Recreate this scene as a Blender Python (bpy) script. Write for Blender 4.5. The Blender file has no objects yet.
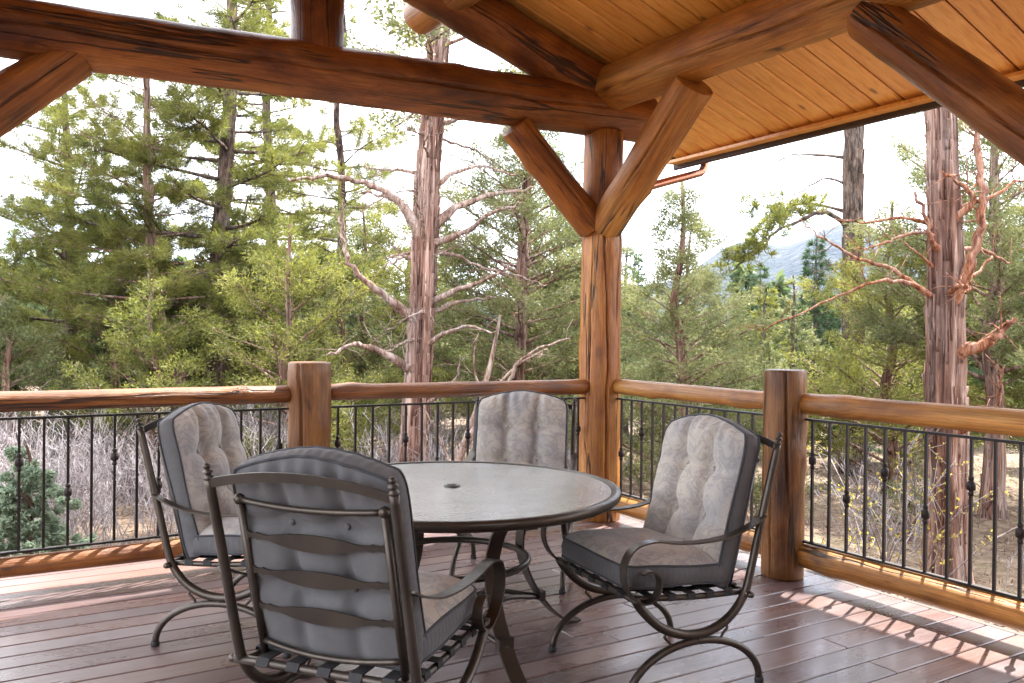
import bpy, math, random
import numpy as np
from mathutils import Vector, Matrix
R = math.radians
scene = bpy.context.scene
COL = scene.collection

# ------------------------------------------------------------------ camera
yaw, pitch, roll = R(31.3), R(-.35), R(.6)
fw = Vector((math.sin(yaw)*math.cos(pitch), math.cos(yaw)*math.cos(pitch), math.sin(pitch)))
rt = Vector((math.cos(yaw), -math.sin(yaw), 0)); up = rt.cross(fw)
rt, up = rt*math.cos(roll)+up*math.sin(roll), up*math.cos(roll)-rt*math.sin(roll)
cam_d = bpy.data.cameras.new('camera'); cam = bpy.data.objects.new('camera', cam_d); COL.objects.link(cam)
M = Matrix((rt, up, -fw)).transposed().to_4x4(); M.translation = (-3.958, -5.186, 1.4)
cam.matrix_world = M
cam_d.sensor_width = 36; cam_d.lens = 36*838/1024
cam_d.clip_start = .05; cam_d.clip_end = 6000
scene.camera = cam

# ------------------------------------------------------------------ sky, sun, exposure
SUN_EL, SUN_AZ = R(57), R(22)          # azimuth from +X towards +Y
world = bpy.data.worlds.new('World'); scene.world = world; world.use_nodes = True
nt = world.node_tree; nt.nodes.clear()
out = nt.nodes.new('ShaderNodeOutputWorld'); bg = nt.nodes.new('ShaderNodeBackground')
sky = nt.nodes.new('ShaderNodeTexSky'); sky.sky_type = 'NISHITA'; sky.sun_disc = False
sky.sun_elevation = SUN_EL; sky.sun_rotation = math.pi/2-SUN_AZ
sky.altitude = 2000; sky.air_density = 1.0; sky.dust_density = 3.0; sky.ozone_density = 1.0
tc = nt.nodes.new('ShaderNodeTexCoord'); mp = nt.nodes.new('ShaderNodeMapping'); mp.inputs['Scale'].default_value = (1.5, 1.5, 4)
nz = nt.nodes.new('ShaderNodeTexNoise'); nz.inputs['Scale'].default_value = 1.6; nz.inputs['Detail'].default_value = 6
rp = nt.nodes.new('ShaderNodeValToRGB'); rp.color_ramp.elements[0].position = .22; rp.color_ramp.elements[1].position = .5
mx = nt.nodes.new('ShaderNodeMix'); mx.data_type = 'RGBA'; mx.inputs[7].default_value = (9.5, 9.6, 10.0, 1)   # thin white cloud
nt.links.new(tc.outputs['Generated'], mp.inputs['Vector']); nt.links.new(mp.outputs[0], nz.inputs['Vector'])
nt.links.new(nz.outputs[0], rp.inputs[0]); nt.links.new(rp.outputs[0], mx.inputs[0]); nt.links.new(sky.outputs[0], mx.inputs[6])
nt.links.new(mx.outputs[2], bg.inputs[0]); nt.links.new(bg.outputs[0], out.inputs[0])
bg.inputs['Strength'].default_value = .15
sun_d = bpy.data.lights.new('sun', 'SUN'); sun_d.energy = 4.6; sun_d.angle = R(.6); sun_d.color = (1, .95, .87)
sun = bpy.data.objects.new('sun', sun_d); COL.objects.link(sun)
sdir = Vector((math.cos(SUN_AZ)*math.cos(SUN_EL), math.sin(SUN_AZ)*math.cos(SUN_EL), math.sin(SUN_EL)))
sun.rotation_euler = sdir.to_track_quat('Z', 'Y').to_euler(); sun.location = (20, 10, 40)
vs = scene.view_settings; vs.view_transform = 'Standard'; vs.look = 'None'; vs.gamma = 1; vs.use_curve_mapping = False
vs.exposure = 2.2
scene.render.engine = 'CYCLES'
cy = scene.cycles
cy.max_bounces = 8; cy.diffuse_bounces = 5; cy.glossy_bounces = 3; cy.transmission_bounces = 4; cy.transparent_max_bounces = 4; cy.volume_bounces = 0
cy.use_denoising = True; cy.sample_clamp_indirect = 6; cy.caustics_reflective = False; cy.caustics_refractive = False

HOUSE = True  # switches the unseen house wall added to shade the porch
# ------------------------------------------------------------------ helpers
def srgb(r, g, b): return tuple((c/255/12.92 if c/255 <= .04045 else ((c/255+.055)/1.055)**2.4) for c in (r, g, b))+(1,)
def lin(r, g, b): return (r, g, b, 1)

class MB:
    """collects vertices and faces of one mesh"""
    def __init__(s): s.v = []; s.f = []; s.m = []; s.sm = []; s.mi = 0; s.smooth = True
    def face(s, idx): s.f.append(idx); s.m.append(s.mi); s.sm.append(s.smooth)
    def add(s, vs_, fs):
        o = len(s.v); s.v += [tuple(p) for p in vs_]
        for f in fs: s.face([i+o for i in f])
    def box(s, c, size, rot=None, bev=0):
        hx, hy, hz = [k/2 for k in size]; sm = s.smooth; s.smooth = False
        if bev:
            b = min(bev, hx*.9, hy*.9, hz*.9); pts = []
            for sx in (-1, 1):
                for sy in (-1, 1):
                    for sz in (-1, 1):
                        pts += [(sx*(hx-b), sy*(hy-b), sz*hz), (sx*(hx-b), sy*hy, sz*(hz-b)), (sx*hx, sy*(hy-b), sz*(hz-b))]
            idx = lambda sx, sy, sz, k: ((sx > 0)*4+(sy > 0)*2+(sz > 0))*3+k
            fs = []
            for a in (-1, 1):
                fs.append([idx(-1, -1, a, 0), idx(1, -1, a, 0), idx(1, 1, a, 0), idx(-1, 1, a, 0)])
                fs.append([idx(-1, a, -1, 1), idx(1, a, -1, 1), idx(1, a, 1, 1), idx(-1, a, 1, 1)])
                fs.append([idx(a, -1, -1, 2), idx(a, 1, -1, 2), idx(a, 1, 1, 2), idx(a, -1, 1, 2)])
                for b2 in (-1, 1):
                    fs.append([idx(-1, a, b2, 0), idx(1, a, b2, 0), idx(1, a, b2, 1), idx(-1, a, b2, 1)])
                    fs.append([idx(a, -1, b2, 0), idx(a, 1, b2, 0), idx(a, 1, b2, 2), idx(a, -1, b2, 2)])
                    fs.append([idx(a, b2, -1, 1), idx(a, b2, 1, 1), idx(a, b2, 1, 2), idx(a, b2, -1, 2)])
                    for c2 in (-1, 1): fs.append([idx(a, b2, c2, 0), idx(a, b2, c2, 1), idx(a, b2, c2, 2)])
        else:
            pts = [(x, y, z) for x in (-hx, hx) for y in (-hy, hy) for z in (-hz, hz)]
            fs = [(0, 1, 3, 2), (4, 6, 7, 5), (0, 4, 5, 1), (2, 3, 7, 6), (0, 2, 6, 4), (1, 5, 7, 3)]
        if rot is not None: pts = [rot @ Vector(p) for p in pts]
        s.add([(p[0]+c[0], p[1]+c[1], p[2]+c[2]) for p in pts], fs); s.smooth = sm
    def tube(s, pts, r, n=8, cap=True, closed=False):
        pts = [Vector(p) for p in pts]; N = len(pts)
        rs = r if hasattr(r, '__len__') else [r]*N
        T = []
        for i in range(N):
            a = pts[(i-1) % N] if (closed or i > 0) else pts[0]; b = pts[(i+1) % N] if (closed or i < N-1) else pts[-1]
            d = b-a; T.append(d.normalized() if d.length > 1e-9 else Vector((0, 0, 1)))
        u = T[0].orthogonal().normalized(); vs_ = []
        for i in range(N):
            u = (u-T[i]*u.dot(T[i])); u = u.normalized() if u.length > 1e-6 else T[i].orthogonal().normalized()
            w = T[i].cross(u)
            for k in range(n):
                a = 2*math.pi*k/n; vs_.append(pts[i]+(u*math.cos(a)+w*math.sin(a))*rs[i])
        fs = []
        for i in range(N if closed else N-1):
            j = (i+1) % N
            for k in range(n): fs.append((i*n+k, i*n+(k+1) % n, j*n+(k+1) % n, j*n+k))
        if cap and not closed: fs += [tuple(range(n-1, -1, -1)), tuple((N-1)*n+k for k in range(n))]
        s.add(vs_, fs)
    def ribbon(s, pts, half, th):
        """flat bar along pts; half[i] is a vector giving half the width"""
        pts = [Vector(p) for p in pts]; N = len(pts); vs_ = []
        for i in range(N):
            d = (pts[min(i+1, N-1)]-pts[max(i-1, 0)]).normalized(); h = Vector(half[i] if isinstance(half, list) else half)
            nn = d.cross(h).normalized()*th/2
            vs_ += [pts[i]-h-nn, pts[i]+h-nn, pts[i]+h+nn, pts[i]-h+nn]
        fs = []
        for i in range(N-1):
            for k in range(4): fs.append((i*4+k, i*4+(k+1) % 4, i*4+4+(k+1) % 4, i*4+4+k))
        fs += [(3, 2, 1, 0), tuple((N-1)*4+k for k in range(4))]
        sm = s.smooth; s.smooth = False; s.add(vs_, fs); s.smooth = sm
    def lathe(s, prof, c=(0, 0, 0), n=24, close=False, axis=None):
        vs_ = []; P = len(prof)
        q = axis if axis is not None else Matrix.Identity(3)
        for k in range(n):
            a = 2*math.pi*k/n
            for r, z in prof: vs_.append(q @ Vector((r*math.cos(a), r*math.sin(a), z))+Vector(c))
        fs = []
        for k in range(n):
            j = (k+1) % n
            for i in range(P if close else P-1):
                i2 = (i+1) % P; fs.append((k*P+i, j*P+i, j*P+i2, k*P+i2))
        if not close:
            if prof[0][0] > 1e-6: fs.append(tuple(k*P for k in range(n-1, -1, -1)))
            if prof[-1][0] > 1e-6: fs.append(tuple(k*P+P-1 for k in range(n)))
        s.add(vs_, fs)
    def build(s, name, mat, parent=None):
        me = bpy.data.meshes.new(name); me.from_pydata(s.v, [], s.f)
        me.polygons.foreach_set('use_smooth', s.sm); me.polygons.foreach_set('material_index', s.m)
        for m in (mat if isinstance(mat, (list, tuple)) else [mat]): me.materials.append(m)
        me.update(); me.validate()
        o = bpy.data.objects.new(name, me); COL.objects.link(o)
        if parent is not None: o.parent = parent
        return o

def tag(o, label=None, cat=None, group=None, kind=None):
    for k, v in (('label', label), ('category', cat), ('group', group), ('kind', kind)):
        if v: o[k] = v
    return o
def empty(name, loc=(0, 0, 0), rz=0):
    o = bpy.data.objects.new(name, None); o.empty_display_size = .1; COL.objects.link(o); o.location = loc; o.rotation_euler.z = rz; return o
def copy_tree(o, parent=None):
    c = o.copy(); COL.objects.link(c); c.parent = parent
    for ch in list(o.children): copy_tree(ch, c)
    return c
def spline(pts, n=6):
    P = [Vector(p) for p in pts]; o = []
    for i in range(len(P)-1):
        p0 = P[max(i-1, 0)]; p1 = P[i]; p2 = P[i+1]; p3 = P[min(i+2, len(P)-1)]
        for k in range(n):
            t = k/n; o.append(.5*((2*p1)+(p2-p0)*t+(2*p0-5*p1+4*p2-p3)*t*t+(3*p1-p0-3*p2+p3)*t**3))
    return o+[P[-1]]

# ------------------------------------------------------------------ materials
class NT:
    def __init__(s, name):
        s.mat = bpy.data.materials.new(name); s.mat.use_nodes = True; s.t = s.mat.node_tree
        s.b = s.t.nodes['Principled BSDF']; s.out = s.t.nodes['Material Output']
    def n(s, typ, **kw):
        x = s.t.nodes.new('ShaderNode'+typ)
        for k, v in kw.items():
            if k in x.inputs.keys(): x.inputs[k].default_value = v
            else: setattr(x, k, v)
        return x
    def l(s, a, b): s.t.links.new(a, b)
    def coord(s, scale=(1, 1, 1), src='Object'):
        tc_ = s.n('TexCoord'); m = s.n('Mapping'); m.inputs['Scale'].default_value = scale; s.l(tc_.outputs[src], m.inputs[0]); return m.outputs[0]
    def noise(s, vec, scale, detail=4, rough=.55, dist=0):
        x = s.n('TexNoise'); x.inputs['Scale'].default_value = scale; x.inputs['Detail'].default_value = detail
        x.inputs['Roughness'].default_value = rough; x.inputs['Distortion'].default_value = dist; s.l(vec, x.inputs['Vector']); return x.outputs[0]
    def ramp(s, fac, stops):
        x = s.n('ValToRGB'); e = x.color_ramp.elements
        while len(e) < len(stops): e.new(.5)
        for el, (p, c) in zip(e, stops): el.position = p; el.color = c if hasattr(c, '__len__') else (c, c, c, 1)
        s.l(fac, x.inputs[0]); return x.outputs[0]
    def mix(s, fac, a, b, mode='MIX'):
        x = s.n('Mix'); x.data_type = 'RGBA'; x.blend_type = mode
        for sock, val in ((x.inputs[0], fac), (x.inputs[6], a), (x.inputs[7], b)):
            if hasattr(val, 'node'): s.l(val, sock)
            else: sock.default_value = val
        return x.outputs[2]
    def math(s, op, a, b=0.0, c=0.0):
        x = s.n('Math', operation=op)
        for i, v in enumerate((a, b, c)):
            if hasattr(v, 'node'): s.l(v, x.inputs[i])
            else: x.inputs[i].default_value = v
        return x.outputs[0]
    def bump(s, h, strength=.3, dist=.01):
        x = s.n('Bump'); x.inputs['Strength'].default_value = strength; x.inputs['Distance'].default_value = dist
        s.l(h, x.inputs['Height']); s.l(x.outputs[0], s.b.inputs['Normal'])
    def done(s, col=None, rough=None, **kw):
        if col is not None:
            if hasattr(col, 'node'): s.l(col, s.b.inputs['Base Color'])
            else: s.b.inputs['Base Color'].default_value = col
        if rough is not None:
            if hasattr(rough, 'node'): s.l(rough, s.b.inputs['Roughness'])
            else: s.b.inputs['Roughness'].default_value = rough
        for k, v in kw.items(): s.b.inputs[k.replace('_', ' ')].default_value = v
        return s.mat

def log_mat(name, c_lo, c_mid, c_hi, crack=.012, rough=.36):
    """peeled varnished log; the log runs along its own Z"""
    t = NT(name); v = t.coord(); oi = t.n('ObjectInfo')
    va = t.n('VectorMath', operation='ADD'); t.l(v, va.inputs[0])
    sc_ = t.n('VectorMath', operation='SCALE'); sc_.inputs[0].default_value = (7, 13, 31); t.l(oi.outputs['Random'], sc_.inputs['Scale']); t.l(sc_.outputs[0], va.inputs[1])
    def mapd(scale):
        m = t.n('Mapping'); m.inputs['Scale'].default_value = scale; t.l(va.outputs[0], m.inputs[0]); return m.outputs[0]
    blot = t.noise(mapd((2.2, 2.2, .9)), 1.6, 5, .6, .6)
    grain = t.noise(mapd((55, 55, 1.3)), 2.0, 8, .7, .15)
    base = t.ramp(blot, [(.32, c_lo), (.48, c_mid), (.66, c_hi)])
    gr = t.ramp(grain, [(.32, .42), (.6, 1.0)])
    long = t.ramp(t.noise(mapd((7, 7, .35)), 1.2, 4, .6, .4), [(.36, .55), (.56, 1.0)])
    col = t.mix(.8, t.mix(.85, base, long, 'MULTIPLY'), gr, 'MULTIPLY')
    fine = t.noise(mapd((150, 150, 5)), 1.0, 4, .6)
    col = t.mix(.55, col, t.ramp(fine, [(.34, .55), (.6, 1.12)]), 'MULTIPLY')
    fleck = t.ramp(t.noise(mapd((13, 13, 3.2)), 1.3, 6, .7, .5), [(.60, 0.0), (.68, 1.0)])
    col = t.mix(t.math('MULTIPLY', fleck, .6), col, (c_lo[0]*.35, c_lo[1]*.3, c_lo[2]*.3, 1))
    # drying checks: dark splits that follow the log
    cn = t.noise(mapd((3.6, 3.6, .2)), 1.5, 4, .5, .2)
    ck = t.math('ABSOLUTE', t.math('SUBTRACT', cn, .5)); gate = t.noise(mapd((1.5, 1.5, .6)), 1.3, 2)
    cm = t.ramp(ck, [(0, 1.0), (crack*.5, .9), (crack*.8, 0.0)]); gm = t.ramp(gate, [(.47, 0.0), (.54, 1.0)])
    crk = t.mix(1, cm, gm, 'MULTIPLY')
    # knots
    vo = t.n('TexVoronoi'); vo.inputs['Scale'].default_value = 1.0; t.l(mapd((3.3, 3.3, 1.5)), vo.inputs['Vector'])
    kd = t.math('ADD', vo.outputs['Distance'], t.math('MULTIPLY', grain, .1))
    kn = t.ramp(kd, [(.085, 1.0), (.105, .5), (.12, .7), (.135, .3), (.22, 0.0)])
    col = t.mix(t.math('MULTIPLY', kn, .8), col, (c_lo[0]*.25, c_lo[1]*.2, c_lo[2]*.2, 1))
    col = t.mix(t.math('MULTIPLY', crk, .9), col, lin(.012, .007, .005))
    h = t.math('SUBTRACT', t.math('ADD', t.math('MULTIPLY', blot, 1.2), t.math('MULTIPLY', grain, .4)), t.math('MULTIPLY', crk, 1.2))
    t.bump(h, .7, .02)
    return t.done(col, t.ramp(grain, [(.3, rough+.14), (.7, rough-.04)]), Coat_Weight=.08, Coat_Roughness=.3, Specular_IOR_Level=.4)

MAT = {}
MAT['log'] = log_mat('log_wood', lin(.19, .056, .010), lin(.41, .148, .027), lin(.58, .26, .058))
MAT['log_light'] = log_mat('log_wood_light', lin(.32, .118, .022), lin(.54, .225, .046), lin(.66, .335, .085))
MAT['log_dark'] = log_mat('log_wood_dark', lin(.11, .029, .007), lin(.28, .090, .018), lin(.46, .18, .040), .014)  # older log tone, darkened further to stand in for shade on the tie beam
MAT['rail_shaded'] = log_mat('rail_wood_shaded', lin(.13, .036, .008), lin(.28, .092, .017), lin(.44, .17, .036), .014)  # left-hand rails only: their shadow side is put into this darker colour
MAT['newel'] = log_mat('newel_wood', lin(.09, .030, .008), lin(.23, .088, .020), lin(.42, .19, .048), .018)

def ceiling_mat():
    t = NT('knotty_pine'); v = t.coord(); g = t.n('NewGeometry'); rnd = g.outputs['Random Per Island']
    cmb = t.n('CombineXYZ'); t.l(t.math('MULTIPLY', rnd, 37), cmb.inputs[0]); t.l(t.math('MULTIPLY', rnd, 91), cmb.inputs[1])
    va = t.n('VectorMath', operation='ADD'); t.l(v, va.inputs[0]); t.l(cmb.outputs[0], va.inputs[1])
    def mapd(scale):
        m = t.n('Mapping'); m.inputs['Scale'].default_value = scale; t.l(va.outputs[0], m.inputs[0]); return m.outputs[0]
    grain = t.noise(mapd((1.2, 22, 8)), 1.6, 5, .6, .5)
    col = t.ramp(grain, [(.25, lin(.62, .27, .055)), (.5, lin(.82, .43, .11)), (.75, lin(.90, .57, .20))])
    col = t.mix(.75, col, t.ramp(rnd, [(0, lin(.78, .66, .52)), (.3, lin(1.02, 1.02, .95)), (.6, lin(.90, .83, .72)), (1, lin(1.05, 1.05, 1.0))]), 'MULTIPLY')
    vo = t.n('TexVoronoi'); vo.inputs['Scale'].default_value = 1; t.l(mapd((2.6, 7, 3)), vo.inputs['Vector'])
    kn = t.ramp(vo.outputs['Distance'], [(.07, 1.0), (.10, .6), (.16, 0.0)])
    col = t.mix(t.math('MULTIPLY', kn, .8), col, lin(.16, .055, .015))
    t.bump(grain, .12, .004)
    return t.done(col, .36, Coat_Weight=.35, Coat_Roughness=.2)
MAT['ceiling'] = ceiling_mat()

def deck_mat():
    t = NT('deck_boards'); v = t.coord(); g = t.n('NewGeometry'); rnd = g.outputs['Random Per Island']
    cmb = t.n('CombineXYZ'); t.l(t.math('MULTIPLY', rnd, 53), cmb.inputs[0]); t.l(t.math('MULTIPLY', rnd, 17), cmb.inputs[1])
    va = t.n('VectorMath', operation='ADD'); t.l(v, va.inputs[0]); t.l(cmb.outputs[0], va.inputs[1])
    def mapd(scale):
        m = t.n('Mapping'); m.inputs['Scale'].default_value = scale; t.l(va.outputs[0], m.inputs[0]); return m.outputs[0]
    grain = t.noise(mapd((1.5, 45, 10)), 1.5, 6, .65, .3)
    blot = t.noise(mapd((1.1, 2.5, 1)), 1.4, 4, .6)
    col = t.ramp(grain, [(.25, lin(.085, .053, .050)), (.5, lin(.148, .099, .094)), (.8, lin(.205, .148, .142))])
    col = t.mix(.8, col, t.ramp(rnd, [(0, lin(.62, .56, .6)), (.35, lin(.85, .84, .9)), (.7, lin(1.0, .93, .9)), (1, lin(1.25, 1.0, .84))]), 'MULTIPLY')
    col = t.mix(t.ramp(blot, [(.45, 0.0), (.8, .35)]), col, lin(.17, .14, .145))
    # screw heads and small dirt specks
    vo = t.n('TexVoronoi'); vo.inputs['Scale'].default_value = 9; t.l(v, vo.inputs['Vector'])
    sp = t.ramp(vo.outputs['Distance'], [(.035, 1.0), (.06, 0.0)]); col = t.mix(t.math('MULTIPLY', sp, .5), col, lin(.05, .03, .025))
    t.bump(grain, .07, .003)
    return t.done(col, t.ramp(blot, [(.3, .22), (.7, .36)]), Specular_IOR_Level=.85)
MAT['deck'] = deck_mat()

def metal_mat(name, c, rough=.42, metallic=.75):
    t = NT(name); v = t.coord(); n1 = t.noise(v, 60, 4); n2 = t.noise(v, 6, 3)
    col = t.ramp(n2, [(.3, (c[0]*.75, c[1]*.75, c[2]*.75, 1)), (.7, (c[0]*1.25, c[1]*1.22, c[2]*1.2, 1))])
    t.bump(n1, .12, .002)
    return t.done(col, t.ramp(n1, [(.3, rough-.06), (.7, rough+.1)]), Metallic=metallic)
MAT['bronze'] = metal_mat('bronze_metal', (.062, .052, .043), .36, .6)
MAT['iron'] = metal_mat('black_iron', (.018, .013, .012), .5, .4)
MAT['copper'] = metal_mat('copper', (.42, .17, .10), .3, .9)
MAT['strap'] = metal_mat('black_strap', (.018, .018, .02), .75, 0)
MAT['trim'] = metal_mat('eave_trim', (.05, .032, .022), .55, .1)
MAT['roofing'] = metal_mat('shingles', (.10, .075, .06), .9, 0)

def print_mat():
    t = NT('cushion_print'); v0 = t.coord(); oi = t.n('ObjectInfo'); va = t.n('VectorMath', operation='ADD'); t.l(v0, va.inputs[0])
    sc_ = t.n('VectorMath', operation='SCALE'); sc_.inputs[0].default_value = (5, 9, 3); t.l(oi.outputs['Random'], sc_.inputs['Scale']); t.l(sc_.outputs[0], va.inputs[1]); v = va.outputs[0]
    w = t.n('TexNoise'); w.inputs['Scale'].default_value = 11; w.inputs['Detail'].default_value = 5; w.inputs['Distortion'].default_value = 1.6; t.l(v, w.inputs['Vector'])
    fl = t.ramp(w.outputs[0], [(.46, 0.0), (.50, 1.0), (.54, .9), (.58, 0.0)])
    w2 = t.noise(v, 3.6, 4, .55, .8)
    base = t.ramp(w2, [(.35, lin(.46, .42, .36)), (.52, lin(.395, .372, .34)), (.66, lin(.30, .30, .305))])
    col = t.mix(t.math('MULTIPLY', fl, .45), base, lin(.19, .195, .215))
    weave = t.noise(v, 300, 2)
    col = t.mix(.6, col, t.ramp(weave, [(.3, .68), (.7, 1.12)]), 'MULTIPLY')
    wr = t.noise(v, 14, 4, .6, 1.0)
    t.bump(t.math('ADD', t.math('MULTIPLY', weave, .12), wr), .35, .006)
    return t.done(col, .92, Sheen_Weight=.25)
MAT['print'] = print_mat()
def canvas_mat(name, c):
    t = NT(name); v = t.coord(); wv = t.noise(v, 350, 2); b = t.noise(v, 9, 4)
    col = t.mix(.6, t.ramp(b, [(.3, (c[0]*.85, c[1]*.85, c[2]*.85, 1)), (.7, (c[0]*1.15, c[1]*1.15, c[2]*1.15, 1))]), t.ramp(wv, [(.3, .8), (.7, 1.1)]), 'MULTIPLY')
    t.bump(t.math('ADD', t.math('MULTIPLY', wv, .1), b), .35, .006); return t.done(col, .9, Sheen_Weight=.15)
MAT['canvas'] = canvas_mat('slate_canvas', (.100, .102, .107))
MAT['piping'] = canvas_mat('piping_canvas', (.04, .044, .052))

def glass_mat():
    t = NT('pebbled_glass'); v = t.coord(); n1 = t.n('TexVoronoi'); n1.inputs['Scale'].default_value = 95; t.l(v, n1.inputs['Vector'])
    n2 = t.noise(v, 40, 3); n3 = t.noise(v, 5, 4)
    t.bump(t.math('ADD', n1.outputs['Distance'], t.math('MULTIPLY', n2, .8)), .28, .008)
    col = t.ramp(n3, [(.3, lin(.50, .54, .54)), (.7, lin(.62, .65, .64))])
    return t.done(col, .09, Transmission_Weight=.35, IOR=1.5, Specular_IOR_Level=.7, Coat_Weight=.4, Coat_Roughness=.14)
MAT['glass'] = glass_mat()

def bark_mat(name, dark, mid, light, zs=1.0, fine=30):
    t = NT(name)
    v = t.coord((fine, fine, zs*2)); n1 = t.noise(v, 1.0, 8, .7, .8); v2 = t.coord((3, 3, .7)); n2 = t.noise(v2, 1.2, 5, .6)
    v3 = t.coord((9, 9, zs*.8)); n3 = t.noise(v3, 1.0, 5, .6, 1.2)
    h = t.math('ADD', t.math('MULTIPLY', n1, .5), t.math('MULTIPLY', n3, .5))
    col = t.ramp(h, [(.36, (dark[0]*.5, dark[1]*.5, dark[2]*.5, 1)), (.44, dark), (.52, mid), (.62, light)])
    col = t.mix(t.ramp(n2, [(.45, 0.0), (.68, .6)]), col, t.ramp(n1, [(.35, dark), (.65, lin(light[0]*.75+.08, light[1]*.9+.08, light[2]+.08))]))
    t.bump(h, 1.0, .05)
    return t.done(col, .9, Specular_IOR_Level=.2)
MAT['bark_juniper'] = bark_mat('juniper_bark', lin(.10, .052, .039), lin(.255, .145, .11), lin(.46, .345, .29), .45, 22)
MAT['bark_pine'] = bark_mat('pine_bark', lin(.045, .03, .024), lin(.13, .085, .065), lin(.24, .175, .14), 3)
MAT['deadwood'] = bark_mat('dead_wood', lin(.13, .075, .055), lin(.29, .20, .16), lin(.48, .40, .36), 3)
MAT['redwood_limb'] = bark_mat('red_dead_wood', lin(.15, .05, .025), lin(.33, .14, .075), lin(.46, .31, .24), 3)
MAT['twig'] = bark_mat('twig_bark', lin(.19, .155, .155), lin(.34, .295, .295), lin(.50, .46, .465), 3)

def leaf_mat(name, a, b, c, trans=.40):
    t = NT(name); v = t.coord(); g = t.n('NewGeometry'); oi = t.n('ObjectInfo')
    n1 = t.noise(v, 1.1, 3); f = t.math('ADD', t.math('MULTIPLY', n1, .75), t.math('MULTIPLY', g.outputs['Random Per Island'], .3))
    f = t.math('ADD', f, t.math('MULTIPLY', t.math('SUBTRACT', oi.outputs['Random'], .5), .12))
    col = t.ramp(f, [(.28, a), (.52, b), (.76, c)])
    t.done(col, .6, Specular_IOR_Level=.3)
    tr = t.n('BsdfTranslucent'); hs = t.n('HueSaturation'); hs.inputs['Saturation'].default_value = 1.1; hs.inputs['Value'].default_value = 1.5
    t.l(col, hs.inputs['Color']); t.l(hs.outputs[0], tr.inputs[0])
    ms = t.n('MixShader'); ms.inputs[0].default_value = trans
    t.l(t.b.outputs[0], ms.inputs[1]); t.l(tr.outputs[0], ms.inputs[2]); t.l(ms.outputs[0], t.out.inputs[0]); return t.mat
MAT['needle'] = leaf_mat('pine_needles', lin(.042, .052, .015), lin(.13, .14, .036), lin(.25, .24, .068))
MAT['juniper'] = leaf_mat('juniper_sprays', lin(.05, .062, .025), lin(.13, .145, .06), lin(.23, .23, .105))
MAT['yellowgreen'] = leaf_mat('sunny_sprays', lin(.055, .068, .018), lin(.15, .16, .040), lin(.27, .26, .08))
MAT['fir'] = leaf_mat('fir_needles', lin(.022, .042, .020), lin(.042, .072, .032), lin(.075, .11, .045))
MAT['blue'] = leaf_mat('blue_spruce_needles', lin(.10, .14, .095), lin(.19, .24, .17), lin(.29, .35, .26))
MAT['bud'] = leaf_mat('spring_buds', lin(.30, .24, .05), lin(.42, .36, .09), lin(.52, .45, .15))
MAT['farleaf'] = leaf_mat('far_foliage', lin(.04, .06, .028), lin(.07, .10, .042), lin(.12, .15, .06))

def ground_mat():
    t = NT('forest_floor'); v = t.coord(); n1 = t.noise(v, .35, 5); n2 = t.noise(v, 9, 6, .7); n3 = t.noise(v, 60, 3)
    col = t.ramp(n2, [(.3, lin(.055, .034, .022)), (.5, lin(.15, .098, .064)), (.7, lin(.29, .215, .155))])
    col = t.mix(t.ramp(n1, [(.5, 0.0), (.66, .5)]), col, lin(.19, .18, .085))
    col = t.mix(.5, col, t.ramp(n3, [(.3, .5), (.7, 1.2)]), 'MULTIPLY'); t.bump(n2, .8, .05); return t.done(col, .95)
MAT['ground'] = ground_mat()
def mountain_mat():
    t = NT('forested_slope'); v = t.coord(); n1 = t.noise(v, .03, 6, .65); n2 = t.noise(v, .012, 4)
    col = t.ramp(n1, [(.35, lin(.008, .013, .011)), (.55, lin(.018, .024, .020)), (.66, lin(.05, .048, .045)), (.8, lin(.11, .105, .10))])
    t.bump(n1, 1, 12); return t.done(col, .95)
MAT['mountain'] = mountain_mat()

# ------------------------------------------------------------------ terrain, mountain, haze
rng = np.random.default_rng(5)
def hgt(x, y):
    d = math.hypot(x, y)
    z = -.85+.10*math.sin(x*.55+1)*math.cos(y*.47)+.05*math.sin(x*1.7+y*1.3)
    a = math.atan2(y, x)                                   # falls away to the +X side valley
    k = max(0, min(1, (d-10)/70)); side = max(0, math.cos(a-R(15)))
    z += -9*k*k*side + 1.6*k*max(0, math.cos(a-R(100)))
    if d > 90: z += -20*min(1, (d-90)/400)*side
    return z
def terrain():
    m = MB(); rad = [0, 1.5, 3, 4, 5, 6, 7, 8, 9, 10, 11.5, 13, 15, 17, 20, 24, 29, 36, 45, 60, 80, 120, 200, 350, 600, 1000, 1600, 2500]; n = 96
    vs_ = [(0, 0, hgt(0, 0))]; fs = []
    for r_ in rad[1:]:
        for k in range(n):
            a = 2*math.pi*k/n; x, y = r_*math.cos(a), r_*math.sin(a); vs_.append((x, y, hgt(x, y)))
    for k in range(n): fs.append((0, 1+k, 1+(k+1) % n))
    for i in range(len(rad)-2):
        for k in range(n): fs.append((1+i*n+k, 1+(i+1)*n+k, 1+(i+1)*n+(k+1) % n, 1+i*n+(k+1) % n))
    m.add(vs_, fs); tag(m.build('ground', MAT['ground']), kind='structure')
terrain()
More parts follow.
